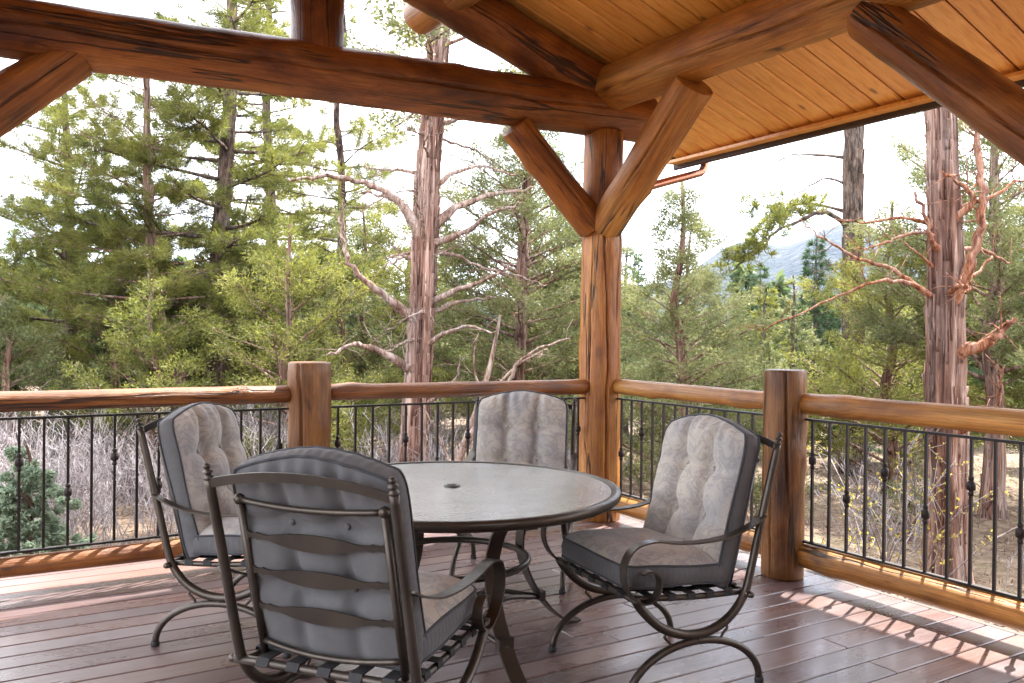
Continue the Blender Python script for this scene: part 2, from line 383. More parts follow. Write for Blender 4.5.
def mountain():
    m = MB(); nx, ny = 120, 26; vs_ = []; fs = []
    rr = np.random.default_rng(3); ph = rr.uniform(0, 6.28, 14); fr = rr.uniform(1.5, 22, 14)
    for j in range(ny):
        for i in range(nx):
            az = R(-32)+R(125)*i/(nx-1); t = j/(ny-1)
            d = 1150+900*t; a_deg = math.degrees(az)
            crest = 58+172*math.exp(-((a_deg-37)/12.5)**2)+110*math.exp(-((a_deg-12)/14)**2)+60*math.exp(-((a_deg-75)/20)**2)
            prof = math.sin(min(1, t/.55)*math.pi/2) if t < .55 else 1-(t-.55)*.8
            nzv = sum(math.sin(f*az*3+p+t*5*(k % 3)) for k, (f, p) in enumerate(zip(fr, ph)))
            z = -32+crest*prof+nzv*3.0*prof
            vs_.append((math.cos(az)*d, math.sin(az)*d, z))
    for j in range(ny-1):
        for i in range(nx-1): fs.append((j*nx+i, j*nx+i+1, (j+1)*nx+i+1, (j+1)*nx+i))
    m.add(vs_, fs); tag(m.build('mountain', MAT['mountain']), kind='structure')
mountain()
HAZE = True
if HAZE:
    m = MB(); m.box((0, 0, 125), (5600, 5600, 460)); hz = m.build('haze', bpy.data.materials.new('haze_air')); tag(hz, kind='stuff')
    hm = hz.data.materials[0]; hm.use_nodes = True; hm.node_tree.nodes.clear()
    o_ = hm.node_tree.nodes.new('ShaderNodeOutputMaterial'); pv = hm.node_tree.nodes.new('ShaderNodeVolumePrincipled')
    pv.inputs['Color'].default_value = (.26, .48, 1, 1); pv.inputs['Density'].default_value = .00005; pv.inputs['Anisotropy'].default_value = .2
    hm.node_tree.links.new(pv.outputs[0], o_.inputs['Volume'])
    hz.display_type = 'WIRE'

# ------------------------------------------------------------------ deck
def deck():
    m = MB(); y = .45; r_ = random.Random(2)
    while y > -9.0:
        x = -6.5
        while x < .2:
            ln = r_.uniform(4.4, 6.2); x2 = min(.2, x+ln)
            if .2-x2 < .7: x2 = .2
            m.box(((x+x2)/2, y-.07, -.019), (x2-x-.003, .1365, .038), bev=.004); x = x2
        y -= .145
    tag(m.build('deck', MAT['deck']), kind='structure')
    m = MB(); m.smooth = False
    for yy in np.arange(.36, -9, -.6): m.box((-3.15, yy, -.128), (6.6, .045, .18))
    m.box((.225, -4.28, -.12), (.04, 9.5, .235), bev=.004); m.box((-3.15, .475, -.12), (6.7, .04, .235), bev=.004)
    tag(m.build('deck_framing', MAT['trim']), kind='structure')
deck()

# ------------------------------------------------------------------ log frame porch
def log(name, p0, p1, r0, r1, mat, parent, seed=0, n=30, knots=10, wob=.012, dome=.008, splits=()):
    p0 = Vector(p0); p1 = Vector(p1); L = (p1-p0).length; rr = random.Random(seed)
    q = (p1-p0).to_track_quat('Z', 'Y')
    if splits: n = 110
    sp = []
    for (d_, za, zb_, dep, wid) in splits:
        ld = q.inverted() @ Vector(d_); sp.append((math.atan2(ld.y, ld.x), za*L, zb_*L, dep, wid, rr.uniform(0, 6.28)))
    ns = max(14, int(L/.07)); ph = [rr.uniform(0, 6.28) for _ in range(8)]
    kn = [(rr.uniform(.05, .95)*L, rr.uniform(0, 6.28), rr.uniform(.05, .11), rr.uniform(.006, .02)) for _ in range(knots)]
    vs_ = []; fs = []
    def ring(z, sc):
        t = max(0, min(1, z/L)); rb = r0+(r1-r0)*t
        cx = wob*math.sin(z*1.1+ph[0])+wob*.5*math.sin(z*2.7+ph[1]); cy_ = wob*math.sin(z*.9+ph[2])
        for k in range(n):
            a = 2*math.pi*k/n
            r_ = rb*(1+.025*math.sin(2*a+ph[3]+z*.8)+.018*math.sin(3*a+ph[4]-z*1.3)+.006*math.sin(z*6+ph[5]+a)+.008*math.sin(z*13+5*a+ph[6]))
            for kz, ka, kw, kh in kn:
                da = (a-ka+math.pi) % (2*math.pi)-math.pi; g = ((z-kz)/kw)**2+(da*rb/kw)**2
                if g < 6: r_ += kh*math.exp(-g)
            for (a0, za, zb_, dep, wid, p_) in sp:        # drying split cut into the log
                if za < z < zb_:
                    u_ = (z-za)/(zb_-za); ac = a0+.16*math.sin(z*1.1+p_)+.05*math.sin(z*4.3+p_*2)+.02*math.sin(z*11+p_)
                    da = abs((a-ac+math.pi) % (2*math.pi)-math.pi)*rb/(wid*(.35+.65*math.sin(u_*math.pi)))
                    if da < 1: r_ -= dep*(1-da)*math.sin(u_*math.pi)**.5
            vs_.append((cx+r_*sc*math.cos(a), cy_+r_*sc*math.sin(a), z))
    zs = [(0, max(.0, 1-dome/r0)), (dome*.35, 1-.3*dome/r0), (dome, 1)]+[(dome+(L-2*dome)*i/ns, 1) for i in range(1, ns)]+[(L-dome, 1), (L-dome*.35, 1-.3*dome/r1), (L, 1-dome/r1)]
    for z, sc in zs: ring(z, sc)
    N = len(zs)
    for i in range(N-1):
        for k in range(n): fs.append((i*n+k, i*n+(k+1) % n, i*n+n+(k+1) % n, i*n+n+k))
    m = MB(); m.add(vs_, fs); m.smooth = False; m.face(list(range(n-1, -1, -1))); m.face([(N-1)*n+k for k in range(n)])
    o = m.build(name, mat, parent); o.rotation_mode = 'QUATERNION'; o.rotation_quaternion = q; o.location = p0; return o

Z0, SL, RX = 3.48, .333, -2.28        # ceiling height over X=0, slope, ridge X
porch = empty('porch', (0, 0, 0)); tag(porch, 'varnished log porch with tongue and groove pine ceiling over the deck', 'porch')
log('post', (0, 0, 0), (0, 0, 2.98), .163, .155, MAT['log'], porch, 1, wob=.004, splits=[((-.45, -.9, 0), -.1, .86, .05, .011), ((-.95, -.3, 0), .2, .7, .03, .008), ((.2, -1, 0), .4, 1.1, .03, .008)])
log('post', (0, -3.78, 0), (0, -3.78, 3.12), .16, .155, MAT['log'], porch, 2, wob=.004)
log('post', (-4.56, 0, 0), (-4.56, 0, 2.88), .16, .155, MAT['log'], porch, 3, wob=.004)
log('post', (-4.56, -7.6, 0), (-4.56, -7.6, 3.12), .16, .155, MAT['log'], porch, 4, wob=.004)
log('post', (0, -7.6, 0), (0, -7.6, 3.12), .16, .155, MAT['log'], porch, 6, wob=.004)
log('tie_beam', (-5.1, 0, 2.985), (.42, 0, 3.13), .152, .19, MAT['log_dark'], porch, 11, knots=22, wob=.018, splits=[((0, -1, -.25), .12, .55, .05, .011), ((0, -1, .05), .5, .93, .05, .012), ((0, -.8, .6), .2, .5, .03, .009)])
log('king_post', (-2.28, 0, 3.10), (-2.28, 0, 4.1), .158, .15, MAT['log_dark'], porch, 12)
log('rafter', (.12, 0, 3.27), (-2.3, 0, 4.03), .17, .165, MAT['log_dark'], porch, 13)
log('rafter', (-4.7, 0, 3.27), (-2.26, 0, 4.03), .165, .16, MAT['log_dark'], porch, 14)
log('purlin', (0, .10, 3.30), (0, -8, 3.22), .178, .192, MAT['log_light'], porch, 15, knots=26, wob=.014, splits=[((-1, 0, -.35), .0, .6, .05, .010), ((-1, 0, .3), .2, .5, .03, .008)])
log('purlin', (-4.56, .12, 3.30), (-4.56, -8, 3.26), .178, .18, MAT['log_light'], porch, 16)
log('purlin', (-1.36, .42, 3.73), (-1.2, -8, 3.68), .13, .135, MAT['log_light'], porch, 17)
log('ridge_log', (RX, .42, 4.06), (RX, -8, 4.06), .13, .14, MAT['log_light'], porch, 18)
log('knee_brace', (-.10, -.01, 2.25), (-.80, 0, 2.93), .125, .118, MAT['log'], porch, 19, knots=5, wob=.006, splits=[((-.2, -1, .1), .05, .8, .03, .008)])
log('knee_brace', (-.02, -.07, 2.24), (0, -1.0, 3.11), .128, .142, MAT['log_light'], porch, 20, knots=5, wob=.006, splits=[((-.7, -.7, .1), .25, .95, .03, .008)])
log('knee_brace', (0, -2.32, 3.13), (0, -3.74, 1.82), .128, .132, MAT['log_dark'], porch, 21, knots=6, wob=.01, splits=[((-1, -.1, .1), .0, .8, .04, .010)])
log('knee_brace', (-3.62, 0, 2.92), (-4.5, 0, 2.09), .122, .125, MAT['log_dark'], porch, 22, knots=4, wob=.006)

def roof():
    EX = 1.37
    def gy(x): return .42 + .12*max(0, x+1)
    m = MB(); r_ = random.Random(4); m.smooth = False
    for sgn in (1, -1):
        y = .62
        while y > -8:
            w = .19
            # boards run down the slope; butt joints here and there
            cuts = [0, EX-RX] if r_.random() < .5 else [0, r_.uniform(1.0, 2.8), EX-RX]
            for a, b in zip(cuts[:-1], cuts[1:]):
                xs, xe = a+.0008, b-.0008
                if y > .42: xs = max(xs, (y-.42)/.12-1-RX)      # prow edge
                if xs > xe-.05: continue
                vs_ = []
                for (yy, dz) in ((y, .012), (y-.012, 0), (y-w+.024, 0), (y-w+.012, .012)):
                    for s_ in (xs, xe): vs_.append((RX+sgn*s_, yy, Z0-SL*(RX+s_)+dz))
                for (yy) in (y-w+.012, y):
                    for s_ in (xs, xe): vs_.append((RX+sgn*s_, yy, Z0-SL*(RX+s_)+.02))
                m.add(vs_, [(0, 1, 3, 2), (2, 3, 5, 4), (4, 5, 7, 6), (6, 7, 9, 8), (8, 9, 11, 10), (10, 11, 1, 0), (0, 2, 4, 6, 8, 10), (1, 11, 9, 7, 5, 3)])
            y -= w
    m.build('ceiling', MAT['ceiling'], porch)
    m = MB(); m.smooth = False
    for sgn in (1, -1):
        def P(s_, y, dz): return (RX+sgn*s_, y, Z0-SL*(RX+s_)+dz)
        pr = [(0, .47, 0), (EX-RX+.02, .76, 0), (EX-RX+.02, -8.05, 0), (0, -8.05, 0)]
        vs_ = [P(s_, y, .022) for s_, y, _ in pr]+[P(s_, y, .14) for s_, y, _ in pr]
        m.add(vs_, [(3, 2, 1, 0), (4, 5, 6, 7), (0, 1, 5, 4), (1, 2, 6, 5), (2, 3, 7, 6), (3, 0, 4, 7)])
    m.build('shingle_roof', MAT['roofing'], porch)
    ez = Z0-SL*EX
    for sgn in (1, -1):
        ex = RX+sgn*(EX-RX); m = MB(); m.smooth = False
        m.box((ex-sgn*.055, -3.66, ez-.006), (.10, 8.7, .03), bev=.004); m.build('soffit_trim', MAT['ceiling'], porch)
    for sgn in (1, -1):
        ex = RX+sgn*(EX-RX)
        m = MB(); m.smooth = False; m.box((ex+sgn*.025, -3.66, ez+.03), (.045, 8.78, .175), bev=.006); f_ = m.build('fascia', MAT['trim'], porch)
        m = MB(); c_ = ex+sgn*.105
        prof = [(c_+.055*math.cos(a), ez+.075+.055*math.sin(a)) for a in np.linspace(math.pi, 2*math.pi, 9)]
        prof2 = [(c_+.051*math.cos(a), ez+.075+.051*math.sin(a)) for a in np.linspace(2*math.pi, math.pi, 9)]
        pp = prof+prof2; n = len(pp)
        m.add([(x, .72, z) for x, z in pp]+[(x, -8, z) for x, z in pp], [(i, (i+1) % n, n+(i+1) % n, n+i) for i in range(n)]+[tuple(range(n-1, -1, -1)), tuple(range(n, 2*n))])
        m.build('gutter', MAT['trim'], porch)
    m = MB(); ex = EX+.105
    m.tube(spline([(ex, .42, ez+.03), (ex, .42, ez-.05), (ex-.05, .41, ez-.12), (ex-.16, .39, ez-.16), (.85, .30, ez-.30), (.35, .2, ez-.46), (.2, .16, ez-.53), (.15, .15, ez-.62), (.15, .15, ez-.8)], 5), .036, 12)
    m.tube([(.15, .15, ez-.8), (.15, .15, .0)], .034, 12)
    m.build('downspout', MAT['copper'], porch)
roof()

def house():  # unseen wall, added behind the camera to cut fill light on the porch
    root = empty('added_log_house', (0, -8.1, 0)); tag(root, 'unseen log house wall with a wide glazed door, added behind the porch for shade', 'house')
    for k in range(16):
        log('wall_log', (-9, -8.1, .1+.24*k), (-3.3, -8.1, .1+.24*k), .13, .13, MAT['log'], root, 300+k, n=16, knots=4)
        log('wall_log', (-1.2, -8.1, .1+.24*k), (4, -8.1, .1+.24*k), .13, .13, MAT['log'], root, 330+k, n=16, knots=4)
    for o in list(root.children): o.location.y += 8.1
    m = MB(); m.smooth = False
    for x in (-3.2, -1.3): m.box((x, 0, 1.1), (.12, .16, 2.2), bev=.01)
    m.box((-2.25, 0, 2.26), (2.02, .16, .12), bev=.01); m.build('door_frame', MAT['trim'], root)
    m = MB(); m.smooth = False; m.box((-2.25, 0, 1.1), (1.78, .012, 2.2)); m.build('door_glass', MAT['glass'], root)
if HOUSE: house()

# ------------------------------------------------------------------ railings
def railing(name, label, runs, axis, newels, collars):
    """axis 0: along X at Y=0, axis 1: along Y at X=0"""
    root = empty(name, (0, 0, 0)); tag(root, label, 'railing', 'log and iron railings round the deck')
    P = (lambda s, z, o=0: (s, o, z)) if axis == 0 else (lambda s, z, o=.045: (o, s, z))
    bi = 0; sd = 40+axis*20
    for (a, b, ra, rb, br) in runs:
        log('handrail', P(a, 1.025), P(b, 1.022), ra, rb, MAT['rail_shaded'] if axis == 0 else MAT['log_light'], root, sd, n=20, knots=2, wob=.003, dome=.03); sd += 1
        log('bottom_log', P(a, .142), P(b, .142), br, br*.98, MAT['rail_shaded'] if axis == 0 else MAT['log_light'], root, sd, n=20, knots=2, wob=.003, dome=.03); sd += 1
        lo, hi = min(a, b)+.02, max(a, b)-.02
        for z_, nm in ((.935, 'top_bar'), (.222, 'bottom_bar')):
            m = MB(); m.smooth = False; L_ = hi-lo; c = (lo+hi)/2
            m.box(P(c, z_), (L_, .03, .013) if axis == 0 else (.03, L_, .013), bev=.002); m.build(nm, MAT['iron'], root)
        nb = max(2, int(round((hi-lo)/.1165))); st = (hi-lo)/nb
        for k in range(nb):
            s_ = lo+st*(k+.5); m = MB()
            m.smooth = False; m.box(P(s_, .578), (.0135, .0135, .70)); bo = m.build('baluster', MAT['iron'], root)
            if k % 2 == 0:
                zc = .70 if (k//2) % 2 == collars else .52; m = MB()
                m.lathe([(.0075, -.05), (.013, -.045), (.013, -.03), (.0095, -.026), (.021, -.016), (.021, .016), (.0095, .026), (.013, .03), (.013, .045), (.0075, .05)], P(s_, zc), 10)
                m.build('collar', MAT['iron'], bo)
    for (s_, h_, r_) in newels:
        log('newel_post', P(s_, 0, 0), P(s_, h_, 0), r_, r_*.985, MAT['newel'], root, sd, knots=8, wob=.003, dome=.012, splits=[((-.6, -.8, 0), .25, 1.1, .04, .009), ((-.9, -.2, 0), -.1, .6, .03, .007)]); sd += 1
    return root
railing('deck_railing', 'log railing with black iron balusters running left of the corner post', [(-4.42, -2.41, .056, .055, .054), (-2.19, -.13, .052, .058, .054)], 0, [(-2.30, 1.225, .133)], 0)
railing('deck_railing', 'log railing with black iron balusters running right of the corner post', [(-.13, -1.70, .056, .056, .068), (-1.88, -3.66, .062, .066, .069)], 1, [(-1.79, 1.22, .125)], 1)

# ------------------------------------------------------------------ patio chairs
LEAN = .262
def upright_pts(y): return spline([(.285, y, .405), (.255, y, .362), (.18, y, .292), (.09, y, .25), (0, y, .237), (-.09, y, .25), (-.17, y, .292), (-.232, y, .365), (-.262, y, .45), (-.33, y, .715), (-.398, y, .97)], 5)
def cushion(w, h, t, arch, name, parent, tufts, seed):
    """boxed cushion in its own frame: X across, Y up the back, Z the printed front"""
    rr = random.Random(seed); nu, nv = 54, 60
    def outline(s, q):
        top = h-arch*(abs(s)**1.7)
        x = s*w/2; y = q*top
        if q > .86:
            k = (q-.86)/.14; x *= 1-(.07 if tufts else .16)*k*k*k
        if q < .1:
            k = (.1-q)/.1; x *= 1-.035*k*k
        return x, y
    bt = [(sx*w*.17, q*h) for q in tufts for sx in (-1, 1)]
    def puff(s, q, x, y, back=False):
        e = (1-abs(s)**7)*(1-abs(2*q-1)**9); z = (.026 if back else .050)*e
        if tufts:
            cr = 0
            for (bx, by) in bt:
                d2 = (x-bx)**2+(y-by)**2; cr += .030*math.exp(-d2/.0009)+.026*math.exp(-d2/.007)
            for bx in (-w*.17, w*.17): cr += .036*math.exp(-abs((x-bx)/.024)**1.6)*e*(.55 if back else 1)
            for by in [q_*h for q_ in tufts]: cr += .018*math.exp(-((y-by)/.028)**2)*e*(1.3 if back else 1)
            if q > .80: z += .006*math.sin(x*95+seed)*math.exp(-((q-.93)/.07)**2)*(1 if abs(x) < w*.33 else .3)
            for (bx, by) in bt:            # creases running out of each button
                dx, dy = x-bx, y-by; r_ = math.hypot(dx, dy); an = math.atan2(dy, dx)
                cr += .0045*math.sin(an*7+bx*40+seed)*math.exp(-((r_-.035)/.025)**2)
            z = max(z-cr, -.016)
        z += .004*math.sin(x*17+seed)*math.sin(y*13+seed*2)
        return z
    m = MB(); vs_ = []
    for side in (1, -1):
        for j in range(nv+1):
            for i in range(nu+1):
                s = -1+2*i/nu; q = j/nv; x, y = outline(s, q); z = t/2+puff(s, q, x, y, side < 0)
                vs_.append((x, y, z*side))
    n1 = (nu+1)*(nv+1); idx = lambda sd_, i, j: sd_*n1+j*(nu+1)+i
    m.v = vs_
    for j in range(nv):
        for i in range(nu):
            m.mi = 0; m.face([idx(0, i, j), idx(0, i+1, j), idx(0, i+1, j+1), idx(0, i, j+1)])
            m.mi = 1; m.face([idx(1, i, j), idx(1, i, j+1), idx(1, i+1, j+1), idx(1, i+1, j)])
    ring = [(i, 0) for i in range(nu)]+[(nu, j) for j in range(nv)]+[(i, nv) for i in range(nu, 0, -1)]+[(0, j) for j in range(nv, 0, -1)]
    m.mi = 1; K = len(ring)
    # boxing strip, slightly bulged and puckered
    mids = []
    for k, (i, j) in enumerate(ring):
        a = Vector(vs_[idx(0, i, j)]); cx = Vector((0, h/2, 0)); d = Vector((a.x, a.y-h/2, 0)).normalized()
        mids.append(len(m.v)); m.v.append(tuple(Vector((a.x, a.y, 0))+d*(.007+.0025*math.sin(k*1.9))))
    for k in range(K):
        a, b = ring[k], ring[(k+1) % K]
        m.face([idx(0, *b), idx(0, *a), mids[k], mids[(k+1) % K]]); m.face([mids[(k+1) % K], mids[k], idx(1, *a), idx(1, *b)])
    o = m.build(name, [MAT['print'], MAT['canvas']], parent)
    for sd_ in (0, 1):
        m = MB(); sg = 1 if sd_ == 0 else -1
        m.tube([Vector(vs_[idx(sd_, *rk)])+Vector((0, 0, .001*sg)) for rk in ring], .0052, 6, closed=True); m.build('piping', MAT['piping'], o)
    for (bx, by) in bt:
        for sg in (1, -1):
            z = t/2+puff(bx/(w/2), by/h, bx, by, sg < 0)
            m = MB(); m.lathe([(0, .006), (.007, .005), (.011, .001), (.011, -.004)], (bx, by, 0), 12)
            m.v = [(p[0], p[1], (p[2]+z+.002)*sg) for p in m.v]; m.build('button', MAT['canvas'] if sg < 0 else MAT['print'], o)
    return o

def make_chair():
    root = empty('patio_chair'); MT = MAT['bronze']
    for s in (1, -1):
        y = .31*s
        m = MB(); m.tube([(.315*math.cos(a), y, .013+.197*math.sin(a)) for a in np.linspace(0, math.pi, 25)], .0152, 10)
        m.tube(spline([(.135, y, .265), (.150, y, .245), (.132, y, .225), (.122, y, .21), (.14, y, .192)], 4), .006, 6)
        m.tube(spline([(-.135, y, .265), (-.150, y, .245), (-.132, y, .225), (-.122, y, .21), (-.14, y, .192)], 4), .006, 6)
        m.lathe([(0, -.018), (.012, -.012), (.016, 0), (.012, .012), (0, .018)], (0, y, .223), 10)
        lg = m.build('leg', MT, root)
        for sx in (1, -1):
            m = MB(); m.lathe([(.0, 0), (.018, 0), (.019, .012), (.014, .026), (0, .028)], (.315*sx, y, .0), 12); m.build('foot_cap', MAT['strap'], lg)
        m = MB(); m.tube(upright_pts(y), [.0185]*26+[.0185-.0035*k/24 for k in range(25)], 12); fr = m.build('side_frame', MT, root)
        tilt = Matrix.Rotation(-LEAN, 3, 'Y')
        m = MB(); m.lathe([(.015, -.004), (.017, .002), (.010, .007), (.008, .013), (.016, .018), (.016, .021), (.008, .025), (.007, .029), (.011, .034), (.0115, .039), (.007, .045), (0, .047)], (-.398, y, .97), 14, axis=tilt)
        m.build('finial', MT, fr)
        ya = .318*s
        arm = spline([(-.322, ya, .68), (-.24, ya+.004*s, .642), (-.13, ya+.01*s, .613), (0, ya+.015*s, .605), (.12, ya+.018*s, .612), (.225, ya+.02*s, .628), (.31, ya+.02*s, .612), (.352, ya+.018*s, .555), (.35, ya+.014*s, .485), (.315, ya+.008*s, .425), (.265, ya+.004*s, .393), (.215, ya+.002*s, .40), (.185, ya+.002*s, .44), (.192, ya+.002*s, .487), (.228, ya+.002*s, .51), (.262, ya+.002*s, .50)], 5)
        hw = [Vector((0, .021 if i < 56 else .021-.009*(i-56)/20, 0)) for i in range(len(arm))]
        m = MB(); m.ribbon(arm, hw, .0065); m.build('armrest', MT, root)
    m = MB(); sr = .012
    for s in (1, -1): m.tube(spline([(-.235, .29*s, .372), (0, .29*s, .378), (.285, .29*s, .402)], 4), sr, 10)
    m.tube([(.285, y, .402) for y in np.linspace(-.325, .325, 9)], .0145, 12); m.tube([(-.24, y, .372) for y in np.linspace(-.335, .335, 9)], .0145, 12)
    for s in (1, -1):
        m.lathe([(0, -.014), (.013, -.01), (.017, 0), (.013, .01), (0, .014)], (-.24, .34*s, .372), 10)
        for yy in (.1, .2): m.lathe([(.0145, -.012), (.018, -.008), (.018, .008), (.0145, .012)], (.285, yy*s, .402), 12, axis=Matrix.Rotation(math.pi/2, 3, 'X'))
    m.build('seat_frame', MT, root)
    for k in range(5):
        y = -.22+.11*k; m = MB(); m.ribbon([(-.262, y, .368), (-.248, y, .389), (0, y, .388), (.27, y, .418), (.302, y, .408), (.302, y, .392)], (0, .022, 0), .004); m.build('seat_strap', MAT['strap'], root)
    for k in range(5):
        x = -.16+.09*k; z = .381+.045*(x+.16)*.7; m = MB(); m.ribbon([(x, -.303, z-.012), (x, -.302, z+.010), (x, 0, z+.013), (x, .302, z+.010), (x, .303, z-.012)], (.018, 0, 0), .004); m.build('seat_strap', MAT['strap'], root)
    # ladder back
    B = lambda u, v, w=0: (-.262-.048+.07-(v-.44)*.262-w*.0, u, v)       # plane just in front of the uprights
    def Bp(u, v, bow=0): return Vector((-.205-(v-.40)*.262-bow*(1-(u/.25)**2), u, v))
    m = MB()
    for s in (1, -1):
        m.tube([Bp(.248*s, .375), Bp(.248*s, .60), Bp(.248*s, .89)], .0125, 10); p = Bp(.248*s, .90)
        m.lathe([(0, -.018), (.013, -.013), (.019, 0), (.013, .013), (0, .018)], p, 12)
    m.tube([Bp(u, .90-.012*(1-(u/.25)**2), .02) for u in np.linspace(-.248, .248, 15)], .0095, 10)
    m.tube([Bp(u, .435-.022*(1-(u/.25)**2), .02) for u in np.linspace(-.248, .248, 15)], .0095, 10)
    m.build('back_frame', MT, root)
    for vz in (.79, .675, .555):
        us = np.linspace(-.248, .248, 41); hs = []
        for u in us:
            a = abs(u); hh = .027*max(0, math.cos(a/.18*math.pi/2))**.8 if a < .18 else 0
            hh = max(hh, .0075, .013*math.exp(-((a-.195)/.014)**2), .014*math.exp(-((a-.235)/.012)**2)); hs.append(hh)
        m = MB(); m.ribbon([Bp(u, vz-.006*(1-(u/.25)**2), .018) for u in us], [Vector((-.262*h_, 0, h_)) for h_ in hs], .005); m.build('back_slat', MT, root)
    cr = [Vector((-.40-.012*math.cos(u/.31*math.pi/2), u, .953+.038*(1-(u/.31)**2)-.0)) for u in np.linspace(-.31, .31, 25)]
    m = MB(); m.ribbon(cr, (-.004, 0, .0145), .006); m.build('crest_rail', MT, root)
    sc_ = cushion(.56, .475, .074, .0, 'seat_cushion', root, [], 3)
    sc_.rotation_euler = Matrix(((0, 1, 0), (1, 0, 0), (0, 0, -1))).transposed().to_euler() if False else (0, 0, 0)
    q = Matrix(((0, 1, 0), (-1, 0, 0), (0, 0, 1)))      # across -> -Y, up -> +X
    a = R(-3.5); sc_.matrix_local = Matrix.Translation((-.165, 0, .452)) @ Matrix.Rotation(a, 4, 'Y') @ q.to_4x4()
    bc = cushion(.555, .675, .07, .055, 'back_cushion', root, (.37, .67), 7)
    q = Matrix(((0, -math.sin(LEAN), math.cos(LEAN)), (1, 0, 0), (0, math.cos(LEAN), math.sin(LEAN))))
    bc.matrix_local = Matrix.Translation((-.145, 0, .402)) @ q.to_4x4()
    return root
chair0 = make_chair()
CH = [(-1.58, -2.45, 173, 'patio chair seen from its side, standing in front of the right newel post'),
      (-2.926, -2.582, 38.5, 'patio chair turned away, showing its bronze ladder back and slate cushion back'),
      (-2.925, -1.15, -42, 'patio chair half hidden behind another chair, left of the table by the railing'),
      (-1.375, -.995, 230, 'patio chair facing us across the glass table, just left of the corner post')]
for i, (x, y, a, lb) in enumerate(CH):
    o = chair0 if i == 0 else copy_tree(chair0)
    o.location = (x, y, 0); o.rotation_euler.z = R(a); tag(o, lb, 'chair', 'cushioned patio chairs round the glass table')

# ------------------------------------------------------------------ table
def table():
    root = empty('patio_table', (-2.227, -1.833, 0)); tag(root, 'round patio table with pebbled glass top, bronze rim and curved ribbon legs', 'table'); MT = MAT['bronze']
    m = MB(); m.smooth = False; m.lathe([(.026, .713), (.72, .713), (.722, .718), (.72, .722), (.026, .722)], n=96, close=True); m.build('glass_top', MAT['glass'], root)
    m = MB(); m.lathe([(.712, .724), (.735, .729), (.752, .725), (.758, .712), (.752, .695), (.735, .684), (.712, .682), (.706, .692), (.714, .708)], n=96, close=True); m.build('rim', MT, root)
    m = MB(); m.lathe([(.020, .700), (.036, .700), (.038, .726), (.034, .730), (.024, .730), (.020, .724)], n=28, close=True); m.build('umbrella_ring', MT, root)
    m = MB(); m.lathe([(0, .716), (.0195, .716), (.0195, .727), (.012, .731), (0, .732)], n=20); m.build('umbrella_plug', MAT['iron'], root)
    m = MB(); m.tube([(.345*math.cos(a), .345*math.sin(a), .40) for a in np.linspace(0, 2*math.pi, 64, endpoint=False)], .0155, 12, closed=True); m.build('ring', MT, root)
    m = MB(); m.tube([(.52*math.cos(a), .52*math.sin(a), .672) for a in np.linspace(0, 2*math.pi, 64, endpoint=False)], .012, 10, closed=True)
    for k in range(2): m.smooth = False; m.box((0, 0, .672), (1.04, .02, .018), Matrix.Rotation(k*math.pi/2+math.pi/4, 3, 'Z'))
    m.build('top_support', MT, root)
    for k in range(4):
        a = k*math.pi/2; c, s = math.cos(a), math.sin(a); tg = Vector((-s, c, 0))
        prof = spline([(.66, 0, .664), (.585, 0, .676), (.50, 0, .664), (.425, 0, .60), (.378, 0, .51), (.362, 0, .42), (.385, 0, .32), (.44, 0, .21), (.515, 0, .11), (.60, 0, .035), (.665, 0, .010), (.70, 0, .014)], 5)
        m = MB(); m.ribbon([(p.x*c, p.x*s, p.z) for p in prof], tg*.033, .010)
        lg = m.build('leg', MT, root)
        m = MB(); m.smooth = False; m.box((.475*c, .475*s, .165), (.03, .076, .05), Matrix.Rotation(a, 3, 'Z'), .004); m.build('leg_clip', MT, lg)
    for k in range(4):
        a = k*math.pi/2; b = a+math.pi/2; p0 = Vector((.49*math.cos(a), .49*math.sin(a), .15)); p1 = Vector((.49*math.cos(b), .49*math.sin(b), .15)); mid = (p0+p1)/2*.45; mid.z = .15
        m = MB(); m.tube(spline([p0, p0*.35+mid*.65+Vector((0, 0, .05)), mid+Vector((0, 0, .0)), p1*.35+mid*.65+Vector((0, 0, .05)), p1], 6), .012, 10); m.build('stretcher', MT, root)
table()

# ------------------------------------------------------------------ vegetation
def quads_mesh(name, V, mat, parent=None, k=4):
    n = len(V)//k; me = bpy.data.meshes.new(name)
    me.vertices.add(n*k); me.vertices.foreach_set('co', np.ascontiguousarray(V, dtype=np.float32).ravel())
    me.loops.add(n*k); me.loops.foreach_set('vertex_index', np.arange(n*k, dtype=np.int32))
    me.polygons.add(n); me.polygons.foreach_set('loop_start', np.arange(0, n*k, k, dtype=np.int32))
    me.materials.append(mat); me.update(calc_edges=True)
    o = bpy.data.objects.new(name, me); COL.objects.link(o)
    if parent is not None: o.parent = parent
    return o
def unit(a): return a/np.maximum(np.linalg.norm(a, axis=-1, keepdims=True), 1e-9)
def leaves(C, D, per, rad, ln, wd, seed, spread=.9, flat=1.0):
    """needle or spray quads round each tuft centre C, leaning along D"""
    g = np.random.default_rng(seed); C = np.repeat(C, per, 0); D = np.repeat(D, per, 0); n = len(C)
    off = unit(g.normal(size=(n, 3)))*(g.random((n, 1))**.5)*rad; off[:, 2] *= flat
    d = unit(D+unit(g.normal(size=(n, 3)))*spread); L = ln*g.uniform(.6, 1.25, (n, 1)); w = wd*g.uniform(.7, 1.3, (n, 1))
    s = unit(np.cross(d, g.normal(size=(n, 3)))); b = C+off
    V = np.stack([b, b+d*L*.45+s*w*.5, b+d*L, b+d*L*.45-s*w*.5], 1).reshape(-1, 3); return V

class Wood:
    def __init__(s): s.m = MB()
    def limb(s, pts, r0, r1, n=6): 
        N = len(pts); s.m.tube(pts, [r0+(r1-r0)*(i/(N-1))**.8 for i in range(N)], n)

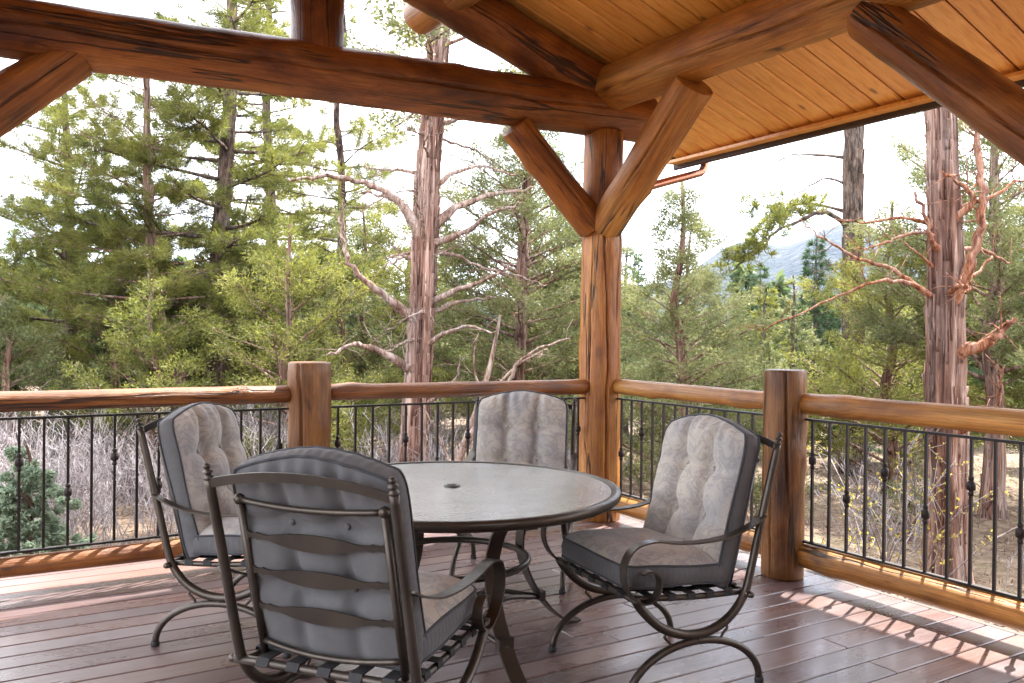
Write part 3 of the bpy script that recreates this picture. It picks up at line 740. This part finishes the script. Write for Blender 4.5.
def trunk_mesh(path, r0, r1, seed, n=32, flute=.12, flare=.35, shag=0):
    rr = random.Random(seed); pts = spline(path, 8); N = len(pts); ph = [rr.uniform(0, 6.28) for _ in range(6)]
    vs_ = []; m = MB()
    for i, p in enumerate(pts):
        t = i/(N-1); rb = r0+(r1-r0)*t; rb *= 1+flare*math.exp(-t*N/3.5)
        for k in range(n):
            a = 2*math.pi*k/n; r_ = rb*(1+flute*math.sin(3*a+ph[0]+t*4)+flute*.6*math.sin(5*a+ph[1]-t*3)+flute*.5*math.sin(8*a+ph[2]+t*6+.6*math.sin(i*.5))+flute*.35*math.sin(13*a+ph[4]-t*9+.8*math.sin(i*.7))+.04*math.sin(i*.9+ph[3]+a))
            vs_.append((p.x+r_*math.cos(a), p.y+r_*math.sin(a), p.z))
    fs = [(i*n+k, i*n+(k+1) % n, i*n+n+(k+1) % n, i*n+n+k) for i in range(N-1) for k in range(n)]+[tuple((N-1)*n+k for k in range(n))]
    m.add(vs_, fs)
    if shag:
        for _ in range(int(shag*sum((pts[i+1]-pts[i]).length for i in range(N-1)))):
            i = rr.randrange(0, N-4); a = rr.uniform(0, 6.28); k = int(a/6.283*n) % n; ln = rr.randint(1, 3); tw = rr.uniform(-.12, .12); w = rr.uniform(.05, .16)
            lift = [rr.uniform(.002, .008), rr.uniform(.004, .012), rr.uniform(.006, .03)]; sv = []
            for q_, u_ in enumerate((0, .5, 1)):
                f_ = i+u_*ln; i0 = min(N-2, int(f_)); c_ = pts[i0].lerp(pts[i0+1], f_-i0)
                def rad_(an):
                    kk = an/6.28319*n; k0 = int(kk) % n; v0 = Vector(vs_[i0*n+k0]); v1 = Vector(vs_[i0*n+(k0+1) % n]); return ((v0+v1)/2-pts[i0]).xy.length
                for an, wd in ((a+tw*u_-w*(1-u_*.6)/2, 0), (a+tw*u_+w*(1-u_*.6)/2, 0)):
                    an %= 6.28319; r_ = rad_(an)
                    for dl in (-.004, lift[q_]): sv.append((c_.x+(r_+dl)*math.cos(an), c_.y+(r_+dl)*math.sin(an), c_.z))
            m.add(sv, [(1, 3, 7, 5), (5, 7, 11, 9), (0, 1, 5, 4), (4, 5, 9, 8), (3, 2, 6, 7), (7, 6, 10, 11), (9, 11, 10, 8), (0, 2, 3, 1)])
    return m, pts

def grow(H, t0, t1, nb, Lfun, rise, droop, seed, path, r0, kind, sub=5, azbias=None, azw=0.0):
    """branches on a trunk; returns wood, tuft centres and directions"""
    rr = random.Random(seed); W = Wood(); C = []; D = []; az = rr.uniform(0, 6.28)
    for i in range(nb):
        t = t0+(t1-t0)*((i+rr.random()*.9)/nb); idx_ = min(len(path)-1, int(t*(len(path)-1))); p = Vector(path[idx_])
        az += 2.4+rr.uniform(-.5, .5); a = az
        L = Lfun((t-t0)/(t1-t0+1e-6))*rr.uniform(.5, 1.3)*(1 if rr.random() < .86 else .35)
        if azbias is not None:
            k = .5+.5*math.cos(a-azbias); L *= (1-azw)+azw*k
        if L < .12: continue
        d = Vector((math.cos(a), math.sin(a), 0)); e0 = rise*rr.uniform(.5, 1.4)+.3*(t-.5)
        pts = [p]; q = p.copy(); n = 6; el = e0; aa = a
        for s in range(n):
            el += (droop*(s/n))*rr.uniform(.4, 1.5); aa += rr.uniform(-.22, .22)
            q = q+Vector((math.cos(aa)*math.cos(el), math.sin(aa)*math.cos(el), math.sin(el)))*L/n; pts.append(q.copy())
        br = max(.006, r0*.30*(1-t*.6)*min(1, L/1.2)); W.limb(pts, br, br*.25, 5)
        st = .30 if kind != 'fir' else .12
        ns = max(2, int(sub*L/1.0+rr.random()))
        for s in range(ns):
            u = st+(1-st)*(s+rr.random())/ns; f = u*n; i0 = min(n-1, int(f)); b = pts[i0].lerp(pts[i0+1], f-i0)
            sgn = 1 if s % 2 else -1; sl = L*(.42*(1-u)+.16)*rr.uniform(.5, 1.2); a2 = aa+sgn*rr.uniform(.5, 1.2); e2 = el*.5+rr.uniform(-.2, .45)
            e = Vector((math.cos(a2)*math.cos(e2), math.sin(a2)*math.cos(e2), math.sin(e2))); tip = b+e*sl
            W.limb([b, b.lerp(tip, .5)+Vector((0, 0, rr.uniform(-.03, .03))), tip], br*.35, br*.12, 3)
            for k in range(max(1, int(sl/.14))):
                w = (k+1)/max(1, int(sl/.14)); C.append(b.lerp(tip, w)); D.append(e)
        C.append(pts[-1]); D.append((pts[-1]-pts[-2]).normalized())
    return W, np.array([tuple(c) for c in C]), np.array([tuple(c) for c in D])

def tree(name, label, cat, loc, path, r0, r1, bark, leafmat, g, lf, seed, group=None, limbs=(), limbmat=None, rz=0, flute=.12, kind='pine', dead=0):
    """g: kwargs for grow(); lf: (per, rad, len, width, spread, flat)"""
    root = empty(name, (loc[0], loc[1], hgt(loc[0], loc[1])-.05), rz); tag(root, label, cat, group)
    m, pts = trunk_mesh(path, r0, r1, seed, flute=flute, shag=90 if flute >= .1 and r0 > .15 else (30 if r0 > .11 else 0)); tk = m.build('trunk', bark, root)
    if g:
        W, C, D = grow(path=pts, r0=r0, seed=seed, kind=kind, H=path[-1][2], **g)
        if W.m.v: W.m.build('branches', bark, root)
        V = leaves(C, D, lf[0], lf[1], lf[2], lf[3], seed, lf[4], lf[5]); quads_mesh('crown', V, leafmat, root)
    if dead:
        rd = random.Random(seed+5); limbs = list(limbs)
        for k in range(dead):
            z_ = rd.uniform(.22, .72)*path[-1][2]; a = rd.uniform(0, 6.28); l = rd.uniform(.5, 1.7); el = rd.uniform(-.1, .5); p = [(0, 0, z_)]; q = Vector((0, 0, z_))
            for _ in range(5): a += rd.uniform(-.45, .45); el += rd.uniform(-.35, .3); q = q+Vector((math.cos(a)*math.cos(el), math.sin(a)*math.cos(el), math.sin(el)))*l/5; p.append(tuple(q))
            r_ = rd.uniform(.014, .034); limbs.append((p, r_, r_*.25))
    for (pp, ra, rb) in limbs:
        m = MB(); zb = pp[0][2]; ax = min(pts, key=lambda p: abs(p.z-zb)); pp = [(ax.x, ax.y, zb-.03)]+([p for p in pp[1:]]); sp = spline(pp, 6); rr = random.Random(len(sp)+seed); N = len(sp)
        sp = [p+Vector((rr.gauss(0, 1), rr.gauss(0, 1), rr.gauss(0, 1)))*.012*min(1, 2*i/N)*min(1.2, ra/.04) for i, p in enumerate(sp)]
        m.tube(sp, [(ra+(rb-ra)*(i/(N-1))**.7)*(1+.7*math.exp(-i/2.5))*(1+.12*math.sin(i*1.7+seed)) for i in range(N)], 9)
        for _ in range(max(2, N//3)):        # twigs
            i = rr.randrange(N//3, N); b = sp[i]; d = Vector((rr.gauss(0, 1), rr.gauss(0, .6), rr.gauss(.2, .8))).normalized(); l = rr.uniform(.12, .4)*(ra/.03)**.5
            m.tube([b, b+d*l*.5+Vector((0, 0, .03)), b+d*l+Vector((rr.gauss(0, .05), 0, rr.gauss(.04, .05)))], [max(.004, rb*.6), .004, .002], 4)
        m.build('limb', limbmat or MAT['deadwood'], root)
    return root

# local frame of limbs: x to the picture's right, y away, turned by the viewing yaw
RZ = -yaw
def T(u, v, w=0): return (u, w, v)

# --- the big red juniper left of the corner post
s = .01313; X0, Y0 = 425, 508
def L1(*p): return [((x-X0)*s, d, (Y0-y)*s) for x, y, d in p]
tree('juniper_tree', 'tall reddish juniper with bare dead limbs, seen between the left newel and corner posts', 'tree', (.78, 4.81), L1((412, 512, 0), (416, 440, 0), (420, 360, 0), (424, 270, 0), (427, 180, 0), (432, 90, 0), (438, 0, 0), (446, -110, 0), (450, -220, 0)), .19, .10, MAT['bark_juniper'], MAT['juniper'],
     dict(t0=.60, t1=.99, nb=22, Lfun=lambda t: 2.3-1.3*t, rise=.15, droop=-.10, sub=4.5), (30, .17, .085, .032, 1.2, .8), 101, rz=RZ,
     limbs=[(L1((420, 240, 0), (402, 203, -.2), (372, 186, -.3), (335, 180, -.5), (300, 186, -.6)), .075, .014), (L1((424, 225, .1), (390, 193, .3), (352, 183, .5)), .06, .014),
            (L1((428, 228, 0), (455, 202, .1), (490, 187, .2), (535, 178, .4)), .075, .014), (L1((430, 240, -.1), (462, 232, -.3), (490, 214, -.5), (520, 206, -.6)), .055, .012),
            (L1((420, 320, -.1), (390, 295, -.3), (362, 272, -.5), (352, 245, -.55), (349, 220, -.6)), .07, .014), (L1((428, 300, 0), (460, 285, -.1), (492, 272, -.2), (510, 262, -.2)), .05, .012),
            (L1((428, 310, .1), (462, 296, .2), (496, 292, .3)), .042, .010), (L1((414, 370, -.1), (385, 348, -.3), (362, 340, -.5), (340, 352, -.7)), .065, .016), (L1((424, 345, -.1), (445, 330, -.3), (470, 322, -.5), (500, 330, -.6)), .042, .010),
            (L1((428, 190, 0), (450, 170, 0), (480, 160, .1), (520, 170, .2)), .042, .010), (L1((432, 120, 0), (470, 110, .2), (520, 118, .3)), .042, .010), (L1((426, 265, .1), (400, 250, .4), (375, 262, .6)), .042, .010), (L1((424, 400, 0), (440, 392, -.2), (458, 372, -.3), (462, 350, -.3)), .03, .01)], limbmat=MAT['deadwood'], flute=.10, kind='juniper', dead=20)
# --- leaning dead snags beside it
s = .0119
def L2(*p): return [((x-450)*s, d, (530-y)*s) for x, y, d in p]
tree('dead_snag', 'leaning bare grey snag with forked branches right of the reddish juniper', 'dead tree', (.64, 3.62), L2((438, 535, 0), (446, 480, 0), (462, 430, 0), (478, 380, .1), (488, 335, .2), (492, 312, .2)), .06, .012, MAT['deadwood'], None, None, None, 111, rz=RZ,
     limbs=[(L2((456, 440, 0), (490, 395, -.1), (520, 352, -.2), (560, 334, -.3)), .04, .01), (L2((466, 420, 0), (500, 372, .2), (540, 345, .3)), .025, .008), (L2((474, 390, .1), (466, 362, .1), (470, 330, .1)), .018, .005), (L2((450, 470, 0), (430, 430, 0), (415, 400, 0)), .02, .006)])
# --- right juniper close to the railing
s = .00895
def L3(*p): return [((x-945)*s, d*.6, (588-y)*s) for x, y, d in p]
tree('juniper_tree', 'stout red barked juniper with jagged dead limbs just beyond the right railing', 'tree', (3.25, -.79), L3((950, 592, 0), (950, 520, 0), (947, 430, 0), (944, 340, 0), (943, 250, 0), (940, 170, 0), (935, 90, 0), (930, 0, 0), (928, -120, 0)), .165, .10, MAT['bark_juniper'], MAT['juniper'],
     dict(t0=.8, t1=.99, nb=9, Lfun=lambda t: 1.3-.5*t, rise=.2, droop=-.06, sub=5, azbias=R(80), azw=.75), (26, .15, .075, .03, 1.2, .8), 121, rz=RZ,
     limbs=[(L3((947, 300, -.15), (956, 265, -.25), (966, 225, -.3), (969, 180, -.3), (964, 130, -.3), (962, 100, -.3)), .055, .022), (L3((967, 215, -.3), (958, 192, -.35), (942, 176, -.4), (924, 166, -.45)), .032, .012), (L3((968, 200, -.3), (985, 184, -.3), (1002, 172, -.3), (1030, 178, -.3)), .022, .006),
            (L3((940, 290, -.1), (905, 274, -.2), (870, 272, -.3), (820, 290, -.4), (755, 320, -.5)), .028, .006), (L3((938, 240, -.15), (922, 232, -.25), (914, 208, -.3), (902, 184, -.3)), .034, .012), (L3((936, 262, -.1), (912, 245, -.2), (895, 232, -.2)), .018, .006),
            (L3((952, 345, -.1), (975, 330, -.25), (990, 318, -.3), (1001, 306, -.3)), .062, .02), (L3((940, 215, -.1), (905, 205, .1), (870, 210, .2), (840, 205, .3)), .02, .005), (L3((950, 240, 0), (985, 235, .2), (1020, 250, .3)), .025, .008), (L3((950, 280, .1), (980, 265, .3), (1010, 240, .5)), .025, .008)],
     limbmat=MAT['redwood_limb'], flute=.15, kind='juniper', dead=4)
# --- tall pine with dead horizontal branches behind the right opening
s = .0167
def L4(*p): return [((x-852)*s, d, (470-y)*s) for x, y, d in p]
pt = tree('pine_tree', 'tall grey pine trunk with long bare branches reaching left before the mountain', 'tree', (8.17, 3.83), L4((854, 476, 0), (854, 380, 0), (852, 280, 0), (851, 180, 0), (851, 80, 0), (850, -40, 0), (850, -160, 0)), .19, .12, MAT['bark_pine'], MAT['needle'],
     dict(t0=.66, t1=.98, nb=16, Lfun=lambda t: 2.1-1.0*t, rise=.1, droop=-.05, sub=4), (46, .06, .15, .014, .9, 1), 131, rz=RZ,
     limbs=[(L4((850, 222, 0), (820, 208, -.2), (790, 218, -.3), (765, 232, -.3), (738, 256, -.4), (722, 270, -.4)), .045, .01), (L4((850, 205, 0), (815, 196, .2), (785, 200, .3), (765, 215, .4)), .03, .008), (L4((850, 150, 0), (815, 146, .2), (785, 150, .2), (755, 168, .3)), .03, .006), (L4((850, 180, 0), (825, 172, 0), (800, 185, .1), (770, 196, .1)), .025, .006), (L4((850, 262, 0), (830, 258, 0), (815, 275, 0)), .02, .006), (L4((850, 280, 0), (835, 265, 0), (822, 250, 0)), .018, .005)], limbmat=MAT['bark_pine'], flute=.05)
g_ = np.random.default_rng(9); cc = []
for (x, y, d) in [(772, 222, -.3), (757, 232, -.3), (764, 200, .3), (748, 246, -.4), (790, 205, .1), (738, 252, -.4), (778, 212, .3), (800, 210, 0), (812, 196, .2), (728, 262, -.4)]:
    for _ in range(14): cc.append(((x-852)*s+g_.normal(0, .16), d+g_.normal(0, .16), (470-y)*s+g_.normal(.04, .07)))
cc = np.array(cc); quads_mesh('needle_clump', leaves(cc, np.tile([[0, 0, .5]], (len(cc), 1)), 40, .03, .14, .016, 8, .9, 1), MAT['needle'], pt)

# --- left group of pines
def straight(Ht, lean=(0, 0), wob=.06, seed=0):
    rr = random.Random(seed); n = 8; return [(lean[0]*(i/n)+rr.gauss(0, wob)*(i > 0), lean[1]*(i/n)+rr.gauss(0, wob)*(i > 0), Ht*i/n) for i in range(n+1)]
tree('pine_tree', 'large bushy pine with a straight dark trunk filling the left of the view', 'tree', (-.92, 9.35), straight(10.5, (.3, 0), .05, 1), .19, .04, MAT['bark_pine'], MAT['needle'],
     dict(t0=.20, t1=1, nb=72, Lfun=lambda t: 2.5*(1-t)**.75+.25, rise=.12, droop=.06, sub=7), (80, .08, .13, .0085, .9, 1), 141, flute=.06)
tree('pine_tree', 'slender leaning pine with reddish crooked trunk between two bushier pines', 'tree', (-1.5, 9.0), [(.35, 0, 0), (.1, 0, 1.2), (-.35, 0, 2.4), (-.5, 0, 3.5), (-.58, 0, 4.8), (-.6, 0, 6), (-.62, 0, 7.2)], .12, .03, MAT['bark_juniper'], MAT['needle'],
     dict(t0=.32, t1=1, nb=64, Lfun=lambda t: 1.7*(1-t)**.6+.3, rise=.15, droop=.05, sub=6.5), (72, .075, .12, .0085, .9, 1), 142, rz=RZ, flute=.06)
tree('pine_tree', 'dark conical pine nearest the left edge, open sky on its left', 'tree', (-2.9, 12.3), straight(7.3, (-.1, 0), .04, 3), .15, .03, MAT['bark_pine'], MAT['needle'],
     dict(t0=.24, t1=1, nb=78, Lfun=lambda t: 2.0*(1-t)**.7+.25, rise=.18, droop=.05, sub=7.5), (85, .08, .13, .0085, .9, 1), 143, flute=.06)
tree('pine_tree', 'tall loose pine whose top shows above the log tie beam', 'tree', (1.3, 14.5), straight(12.5, (0, 0), .06, 4), .17, .03, MAT['bark_pine'], MAT['needle'],
     dict(t0=.3, t1=1, nb=70, Lfun=lambda t: 2.1*(1-t)**.8+.25, rise=.15, droop=.05, sub=6), (34, .08, .14, .02, .9, 1), 144, flute=.06)
tree('pine_tree', 'straggly pine with crown cut by the left edge', 'tree', (-5.2, 11.0), straight(5.2, (0, 0), .04, 6), .12, .02, MAT['bark_pine'], MAT['needle'],
     dict(t0=.2, t1=1, nb=55, Lfun=lambda t: 1.5*(1-t)**.8+.2, rise=.15, droop=.05, sub=6), (34, .08, .13, .018, .9, 1), 145, flute=.06)

# --- bushy junipers
def bushy(label, loc, H, rad, mat, seed, name='juniper_shrub', cat='shrub', t0=.06, nb=60, per=30, group='bushy junipers behind the railings', droop=.05, ll=.085):
    return tree(name, label, cat, loc, straight(H, (0, 0), .05, seed), .05+.012*H, .015, MAT['bark_juniper'], mat,
                dict(t0=t0, t1=1, nb=nb, Lfun=lambda t: rad*(1-abs(2*t-.55)**2.2*.42)*(1-t*.55), rise=.45, droop=droop, sub=6.5), (int(per*2.3), .14, ll*.85, .0135, 1.0, .9), seed, group=group, kind='juniper')
bushy('sunlit yellow green juniper left of the tall reddish juniper trunk', (-.44, 6.72), 3.9, 1.75, MAT['yellowgreen'], 201, per=24, nb=64)
bushy('low yellow green juniper under the slender leaning pine', (-2.1, 7.6), 3.0, 1.6, MAT['yellowgreen'], 202, per=24, nb=56)
bushy('green juniper under the dark conical pine at far left', (-3.9, 8.6), 2.8, 1.3, MAT['juniper'], 203, per=26)
bushy('thin grey green juniper between the yellow green one and the reddish trunk', (.9, 8.4), 4.6, 1.4, MAT['juniper'], 212, per=22, nb=54)
bushy('grey green drooping juniper immediately left of the corner post', (2.55, 5.3), 6.6, 1.75, MAT['juniper'], 204, 'juniper_tree', 'tree', .12, 105, 32, droop=-.05)
bushy('grey green drooping juniper immediately right of the corner post', (3.75, 3.2), 4.5, 1.3, MAT['juniper'], 205, 'juniper_tree', 'tree', .06, 105, 32, droop=-.05)
bushy('dark juniper crown showing behind the corner post', (3.9, 7.2), 7.2, 1.9, MAT['juniper'], 206, 'juniper_tree', 'tree', .1, 80, 28)
bushy('bright green juniper behind the right newel post', (7.3, 2.5), 4.4, 1.75, MAT['yellowgreen'], 207, per=26, nb=76)
bushy('pale green juniper at the right edge behind the stout red juniper', (6.2, -1.4), 4.2, 1.5, MAT['juniper'], 208, 'juniper_tree', 'tree', .1, 80, 28)
bushy('tall green juniper rising behind the jagged dead limbs at right', (7.2, .95), 6.4, 1.7, MAT['juniper'], 209, 'juniper_tree', 'tree', .28, 80, 30)
bushy('green juniper between the snag and the corner post, well behind', (2.6, 9.2), 5.4, 1.7, MAT['yellowgreen'], 210, 'juniper_tree', 'tree', .08, 70, 28)

for k, (x, y, h_, lb) in enumerate([(-2.34, 9.9, 4.4, 'juniper showing between the dark conical pine and the leaning pine'), (1.75, 9.5, 4.6, 'juniper behind the hooked dead limb of the reddish juniper'), (.1, 11.6, 4.9, 'juniper behind the large bushy pine'), (5.85, 5.3, 4.0, 'juniper filling the gap right of the drooping juniper by the corner post'), (-4.4, 10.4, 4.0, 'juniper low at the left edge behind the bare brush')]):
    bushy(lb, (x, y), h_, 1.6, MAT['juniper' if k % 2 else 'yellowgreen'], 240+k, per=22, nb=64)
# --- low green shrubs on the brown ground at right
for k, (x, y, h_) in enumerate([(4.9, .6, .8), (5.6, -1.9, .7), (6.6, -.2, .9), (4.6, 2.2, .75), (8.0, -.9, 1.0)]):
    bushy('low green shrub on the brown ground beyond the right railing', (x, y), h_, .45, MAT['juniper'], 220+k, per=14, nb=34, group='low shrubs beyond the right railing', ll=.06)
# --- firs
def fir(label, loc, H, rad, mat, seed, per=26, group='firs down the slope', nb=None, ll=.10):
    return tree('fir_tree', label, 'tree', loc, straight(H, (0, 0), .02, seed), .03+.014*H, .01, MAT['bark_pine'], mat,
                dict(t0=.06, t1=1, nb=nb or int(30+H*11), Lfun=lambda t: rad*(1-t)**.9+.06, rise=-.05, droop=.03, sub=9), (per, .05, ll, .02, .8, .8), seed, group=group, kind='fir')
bushy('olive juniper filling the gap at the right edge beyond the trunk', (9.0, .9), 6.2, 1.9, MAT['yellowgreen'], 213, 'juniper_tree', 'tree', .12, 84, 26)
tree('pine_tree', 'thin crowned pine between the tall loose pine and the reddish juniper trunk', 'tree', (1.9, 11.6), straight(9.2, (.2, 0), .06, 7), .13, .03, MAT['bark_pine'], MAT['needle'],
     dict(t0=.3, t1=1, nb=56, Lfun=lambda t: 1.6*(1-t)**.6+.3, rise=.15, droop=.05, sub=6), (70, .08, .13, .0085, .9, 1), 146, flute=.06)
fir('small blue green spruce on the ground behind the left railing', (-3.76, 2.9), 1.4, .43, MAT['blue'], 301, 90, None, 110, .042)
fir('tall dark fir pointing up before the mountain', (16.9, 11.6), 5.6, 1.15, MAT['fir'], 302, 30, ll=.2)
fir('second dark fir, left of the tallest one before the mountain', (15.2, 12.2), 4.5, 1.0, MAT['fir'], 303, 30, ll=.2)
fir('shorter dark fir just right of the tallest one', (17.2, 10.0), 4.3, 1.1, MAT['fir'], 304, 30, ll=.2)
fir('light green young fir right of the corner post junipers', (10.0, 7.4), 3.5, .9, MAT['yellowgreen'], 305, 30, ll=.13)
fir('thin young fir standing before the mountain foot', (9.4, 6.1), 3.6, .7, MAT['juniper'], 306, 24, ll=.13)

# --- forest behind: a few kinds, copied
def ptree(kind, seed):
    if kind == 'p': return tree('pine_tree', None, 'tree', (0, 60), straight(9, (0, 0), .06, seed), .17, .03, MAT['bark_pine'], MAT['farleaf'], dict(t0=.2, t1=1, nb=60, Lfun=lambda t: 2.1*(1-t)**.8+.2, rise=.15, droop=.05, sub=5.5), (22, .12, .2, .035, 1, 1), seed, flute=.05)
    if kind == 'j': return tree('juniper_tree', None, 'tree', (0, 60), straight(5.5, (0, 0), .06, seed), .16, .02, MAT['bark_juniper'], MAT['juniper'], dict(t0=.06, t1=1, nb=60, Lfun=lambda t: 1.9*(1-abs(2*t-.55)**2.2*.42)*(1-t*.55), rise=.45, droop=.03, sub=5.5), (22, .2, .14, .055, 1, .9), seed, kind='juniper')
    return tree('fir_tree', None, 'tree', (0, 60), straight(9, (0, 0), .02, seed), .15, .01, MAT['bark_pine'], MAT['fir'], dict(t0=.06, t1=1, nb=110, Lfun=lambda t: 1.7*(1-t)**.9+.06, rise=-.05, droop=.03, sub=7), (22, .08, .2, .04, .9, .8), seed, kind='fir')
protos = {'p': [ptree('p', 401), ptree('p', 402)], 'j': [ptree('j', 403), ptree('j', 404)], 'f': [ptree('f', 405)]}
used = set(); rr = random.Random(77); LBL = {'p': 'background pine in the dense woods beyond the clearing', 'j': 'background juniper in the dense woods beyond the clearing', 'f': 'background fir in the dense woods beyond the clearing'}
camx, camy = -3.958, -5.186
n_bg = 0
for ring, (d0, d1, num) in enumerate(((15, 21, 18), (21, 32, 34), (32, 50, 36))):
    for i in range(num):
        ang = yaw+R(-40+80*(i+rr.random())/num); d = rr.uniform(d0, d1); x, y = camx+math.sin(ang)*d, camy+math.cos(ang)*d
        off = math.degrees(ang-yaw); k = rr.choice('ppjjf' if off < 8 else 'pjjjf'); sc_ = rr.uniform(.7, 1.15)
        if 9 < off < 23: yt = rr.uniform(302, 345)
        elif off > 23: yt = rr.uniform(190, 320)
        else: yt = rr.uniform(225, 315)
        fd = d*math.cos(R(off)); sc_ = (1.4+(337-yt)/838*fd-hgt(x, y))/{'p': 9, 'j': 5.5, 'f': 9}[k]; sc_ = max(.3, min(1.2, sc_))
        P = protos[k]; src = P[rr.randrange(len(P))]
        o = src if id(src) not in used else copy_tree(src); used.add(id(src))
        o.location = (x, y, hgt(x, y)-.05); o.rotation_euler.z = rr.uniform(0, 6.28); o.scale = (sc_, sc_, sc_*rr.uniform(.9, 1.15))
        tag(o, LBL[k], 'tree', 'woods beyond the clearing: '+{'p': 'pines', 'j': 'junipers', 'f': 'firs'}[k]); n_bg += 1
# far woods on the valley floor: one mass
def far_woods():
    g = np.random.default_rng(12); Vs = []
    for i in range(900):
        ang = g.uniform(R(-65), R(130)); d = 55+ (g.random()**1.6)*700; x, y = math.cos(ang)*d, math.sin(ang)*d; z = hgt(x, y); H = g.uniform(5, 10)
        n = int(120 if d < 150 else 45); t = g.random((n, 1))**.8; a = g.uniform(0, 6.28, (n, 1)); r_ = (1.9*(1-t)+.15)*g.random((n, 1))**.4
        C = np.concatenate([x+np.cos(a)*r_, y+np.sin(a)*r_, z+.3+t*H], 1); D = np.concatenate([np.cos(a), np.sin(a), 0*a+.1], 1)
        k = 2 if d < 150 else 1.6
        Vs.append(leaves(C, D, 3, .3, .8*k/1.6, .45*k/1.6, i, 1.0, 1))
    tag(quads_mesh('far_woods', np.concatenate(Vs), MAT['farleaf']), kind='stuff')
far_woods()

# --- leafless brush: one mass
def brush():
    g = random.Random(31); nseg = []; W = MB()
    def shrub(x, y, H, spread, nst):
        z = hgt(x, y)-.05
        for i in range(nst):
            a = g.uniform(0, 6.28); tl = g.uniform(.05, spread); p = Vector((x+g.gauss(0, .12), y+g.gauss(0, .12), z)); d = Vector((math.cos(a)*tl, math.sin(a)*tl, 1)).normalized(); L = H*g.uniform(.6, 1.1)
            q = p+d*L*.5+Vector((g.gauss(0, .05), g.gauss(0, .05), 0)); e = q+(d+Vector((g.gauss(0, .22), g.gauss(0, .22), 0)))*L*.5
            nseg.append((p, q, .009, .006)); nseg.append((q, e, .006, .003))
            for k in range(5):
                t = g.uniform(.25, 1); b = p.lerp(q, t*2) if t < .5 else q.lerp(e, t*2-1); dd = (d*.7+Vector((g.gauss(0, .6), g.gauss(0, .6), g.gauss(.2, .3)))).normalized(); l = L*g.uniform(.15, .38); e2 = b+dd*l
                nseg.append((b, e2, .005, .0025))
                for k2 in range(2):
                    b3 = b.lerp(e2, g.uniform(.3, .9)); d3 = (dd+Vector((g.gauss(0, .6), g.gauss(0, .6), g.gauss(.1, .4)))).normalized(); nseg.append((b3, b3+d3*l*.5, .0035, .002))
    for i in range(150):
        x = g.uniform(-7.5, 3.2); y = g.uniform(3.6, 10.5)
        if (x+3.71)**2+(y-2.9)**2 < .9: continue
        shrub(x, y, g.uniform(.7, 1.45), .6, 15)
    for i in range(15):
        x = g.uniform(3.4, 10); y = g.uniform(-3.2, 3.2)
        if (x-3.25)**2+(y+.79)**2 < .8 or x < 4 and y < -.6: continue
        shrub(x, y, g.uniform(.5, 1.0), .6, 14)
    A = np.array([tuple(s_[0]) for s_ in nseg]); B = np.array([tuple(s_[1]) for s_ in nseg]); ra = np.array([[s_[2]] for s_ in nseg])*.75; rb = np.array([[s_[3]] for s_ in nseg])*.8
    d = unit(B-A); u = unit(np.cross(d, np.array([[.3, .5, .8]]))); w = np.cross(d, u); qs = []
    for k in range(3):
        a0, a1 = 2*math.pi*k/3, 2*math.pi*(k+1)/3; o0 = u*math.cos(a0)+w*math.sin(a0); o1 = u*math.cos(a1)+w*math.sin(a1)
        qs.append(np.stack([A+o0*ra, A+o1*ra, B+o1*rb, B+o0*rb], 1))
    tag(quads_mesh('brush', np.concatenate(qs).reshape(-1, 3), MAT['twig']), kind='stuff')
brush()
# --- budding bush in front of the stout juniper
def bud_bush():
    root = empty('budding_bush', (2.15, -1.0, hgt(2.15, -1.0)-.04)); tag(root, 'sparse bush with yellow spring buds below the right railing', 'shrub'); g = random.Random(8); C = []; m = MB()
    for i in range(13):
        a = g.uniform(0, 6.28); p = [Vector((g.gauss(0, .06), g.gauss(0, .06), 0))]; d = Vector((math.cos(a)*g.uniform(.15, .8), math.sin(a)*g.uniform(.15, .8), 1)).normalized()
        for k in range(5):
            d = (d+Vector((g.gauss(0, .22), g.gauss(0, .22), g.gauss(0, .12)))).normalized(); p.append(p[-1]+d*.28)
        m.tube(p, [.008, .007, .006, .005, .004, .003], 5)
        for k in range(9):
            t = g.uniform(1.2, 5); i0 = min(4, int(t)); b = p[i0].lerp(p[i0+1], t-i0); dd = (d+Vector((g.gauss(0, .8), g.gauss(0, .8), g.gauss(0, .4)))).normalized(); e = b+dd*g.uniform(.12, .38); m.tube([b, e], [.004, .002], 4)
            for q in range(3): C.append(tuple(b.lerp(e, (q+1)/3)))
    m.build('stems', MAT['twig'], root); C = np.array(C); quads_mesh('young_leaves', leaves(C, np.tile([[0, 0, 1.]], (len(C), 1)), 2, .015, .026, .016, 4, 1, 1), MAT['bud'], root)
bud_bush()
# --- litter of twigs and needles on the ground
def litter():
    g = np.random.default_rng(21); n = 22000; x = g.uniform(-8, 12, n); y = g.uniform(-5, 11, n); keep = ~((x < .3) & (y < .55)); x, y = x[keep], y[keep]
    z = np.array([hgt(a, b) for a, b in zip(x, y)])+.012; C = np.stack([x, y, z], 1); D = np.zeros_like(C)
    V = leaves(C, D, 2, .05, .11, .012, 3, 1, .1); tag(quads_mesh('litter', V, MAT['deadwood']), kind='stuff')
litter()
print('bg trees', n_bg, 'polys', sum(len(o.data.polygons) for o in bpy.data.objects if o.type == 'MESH'))
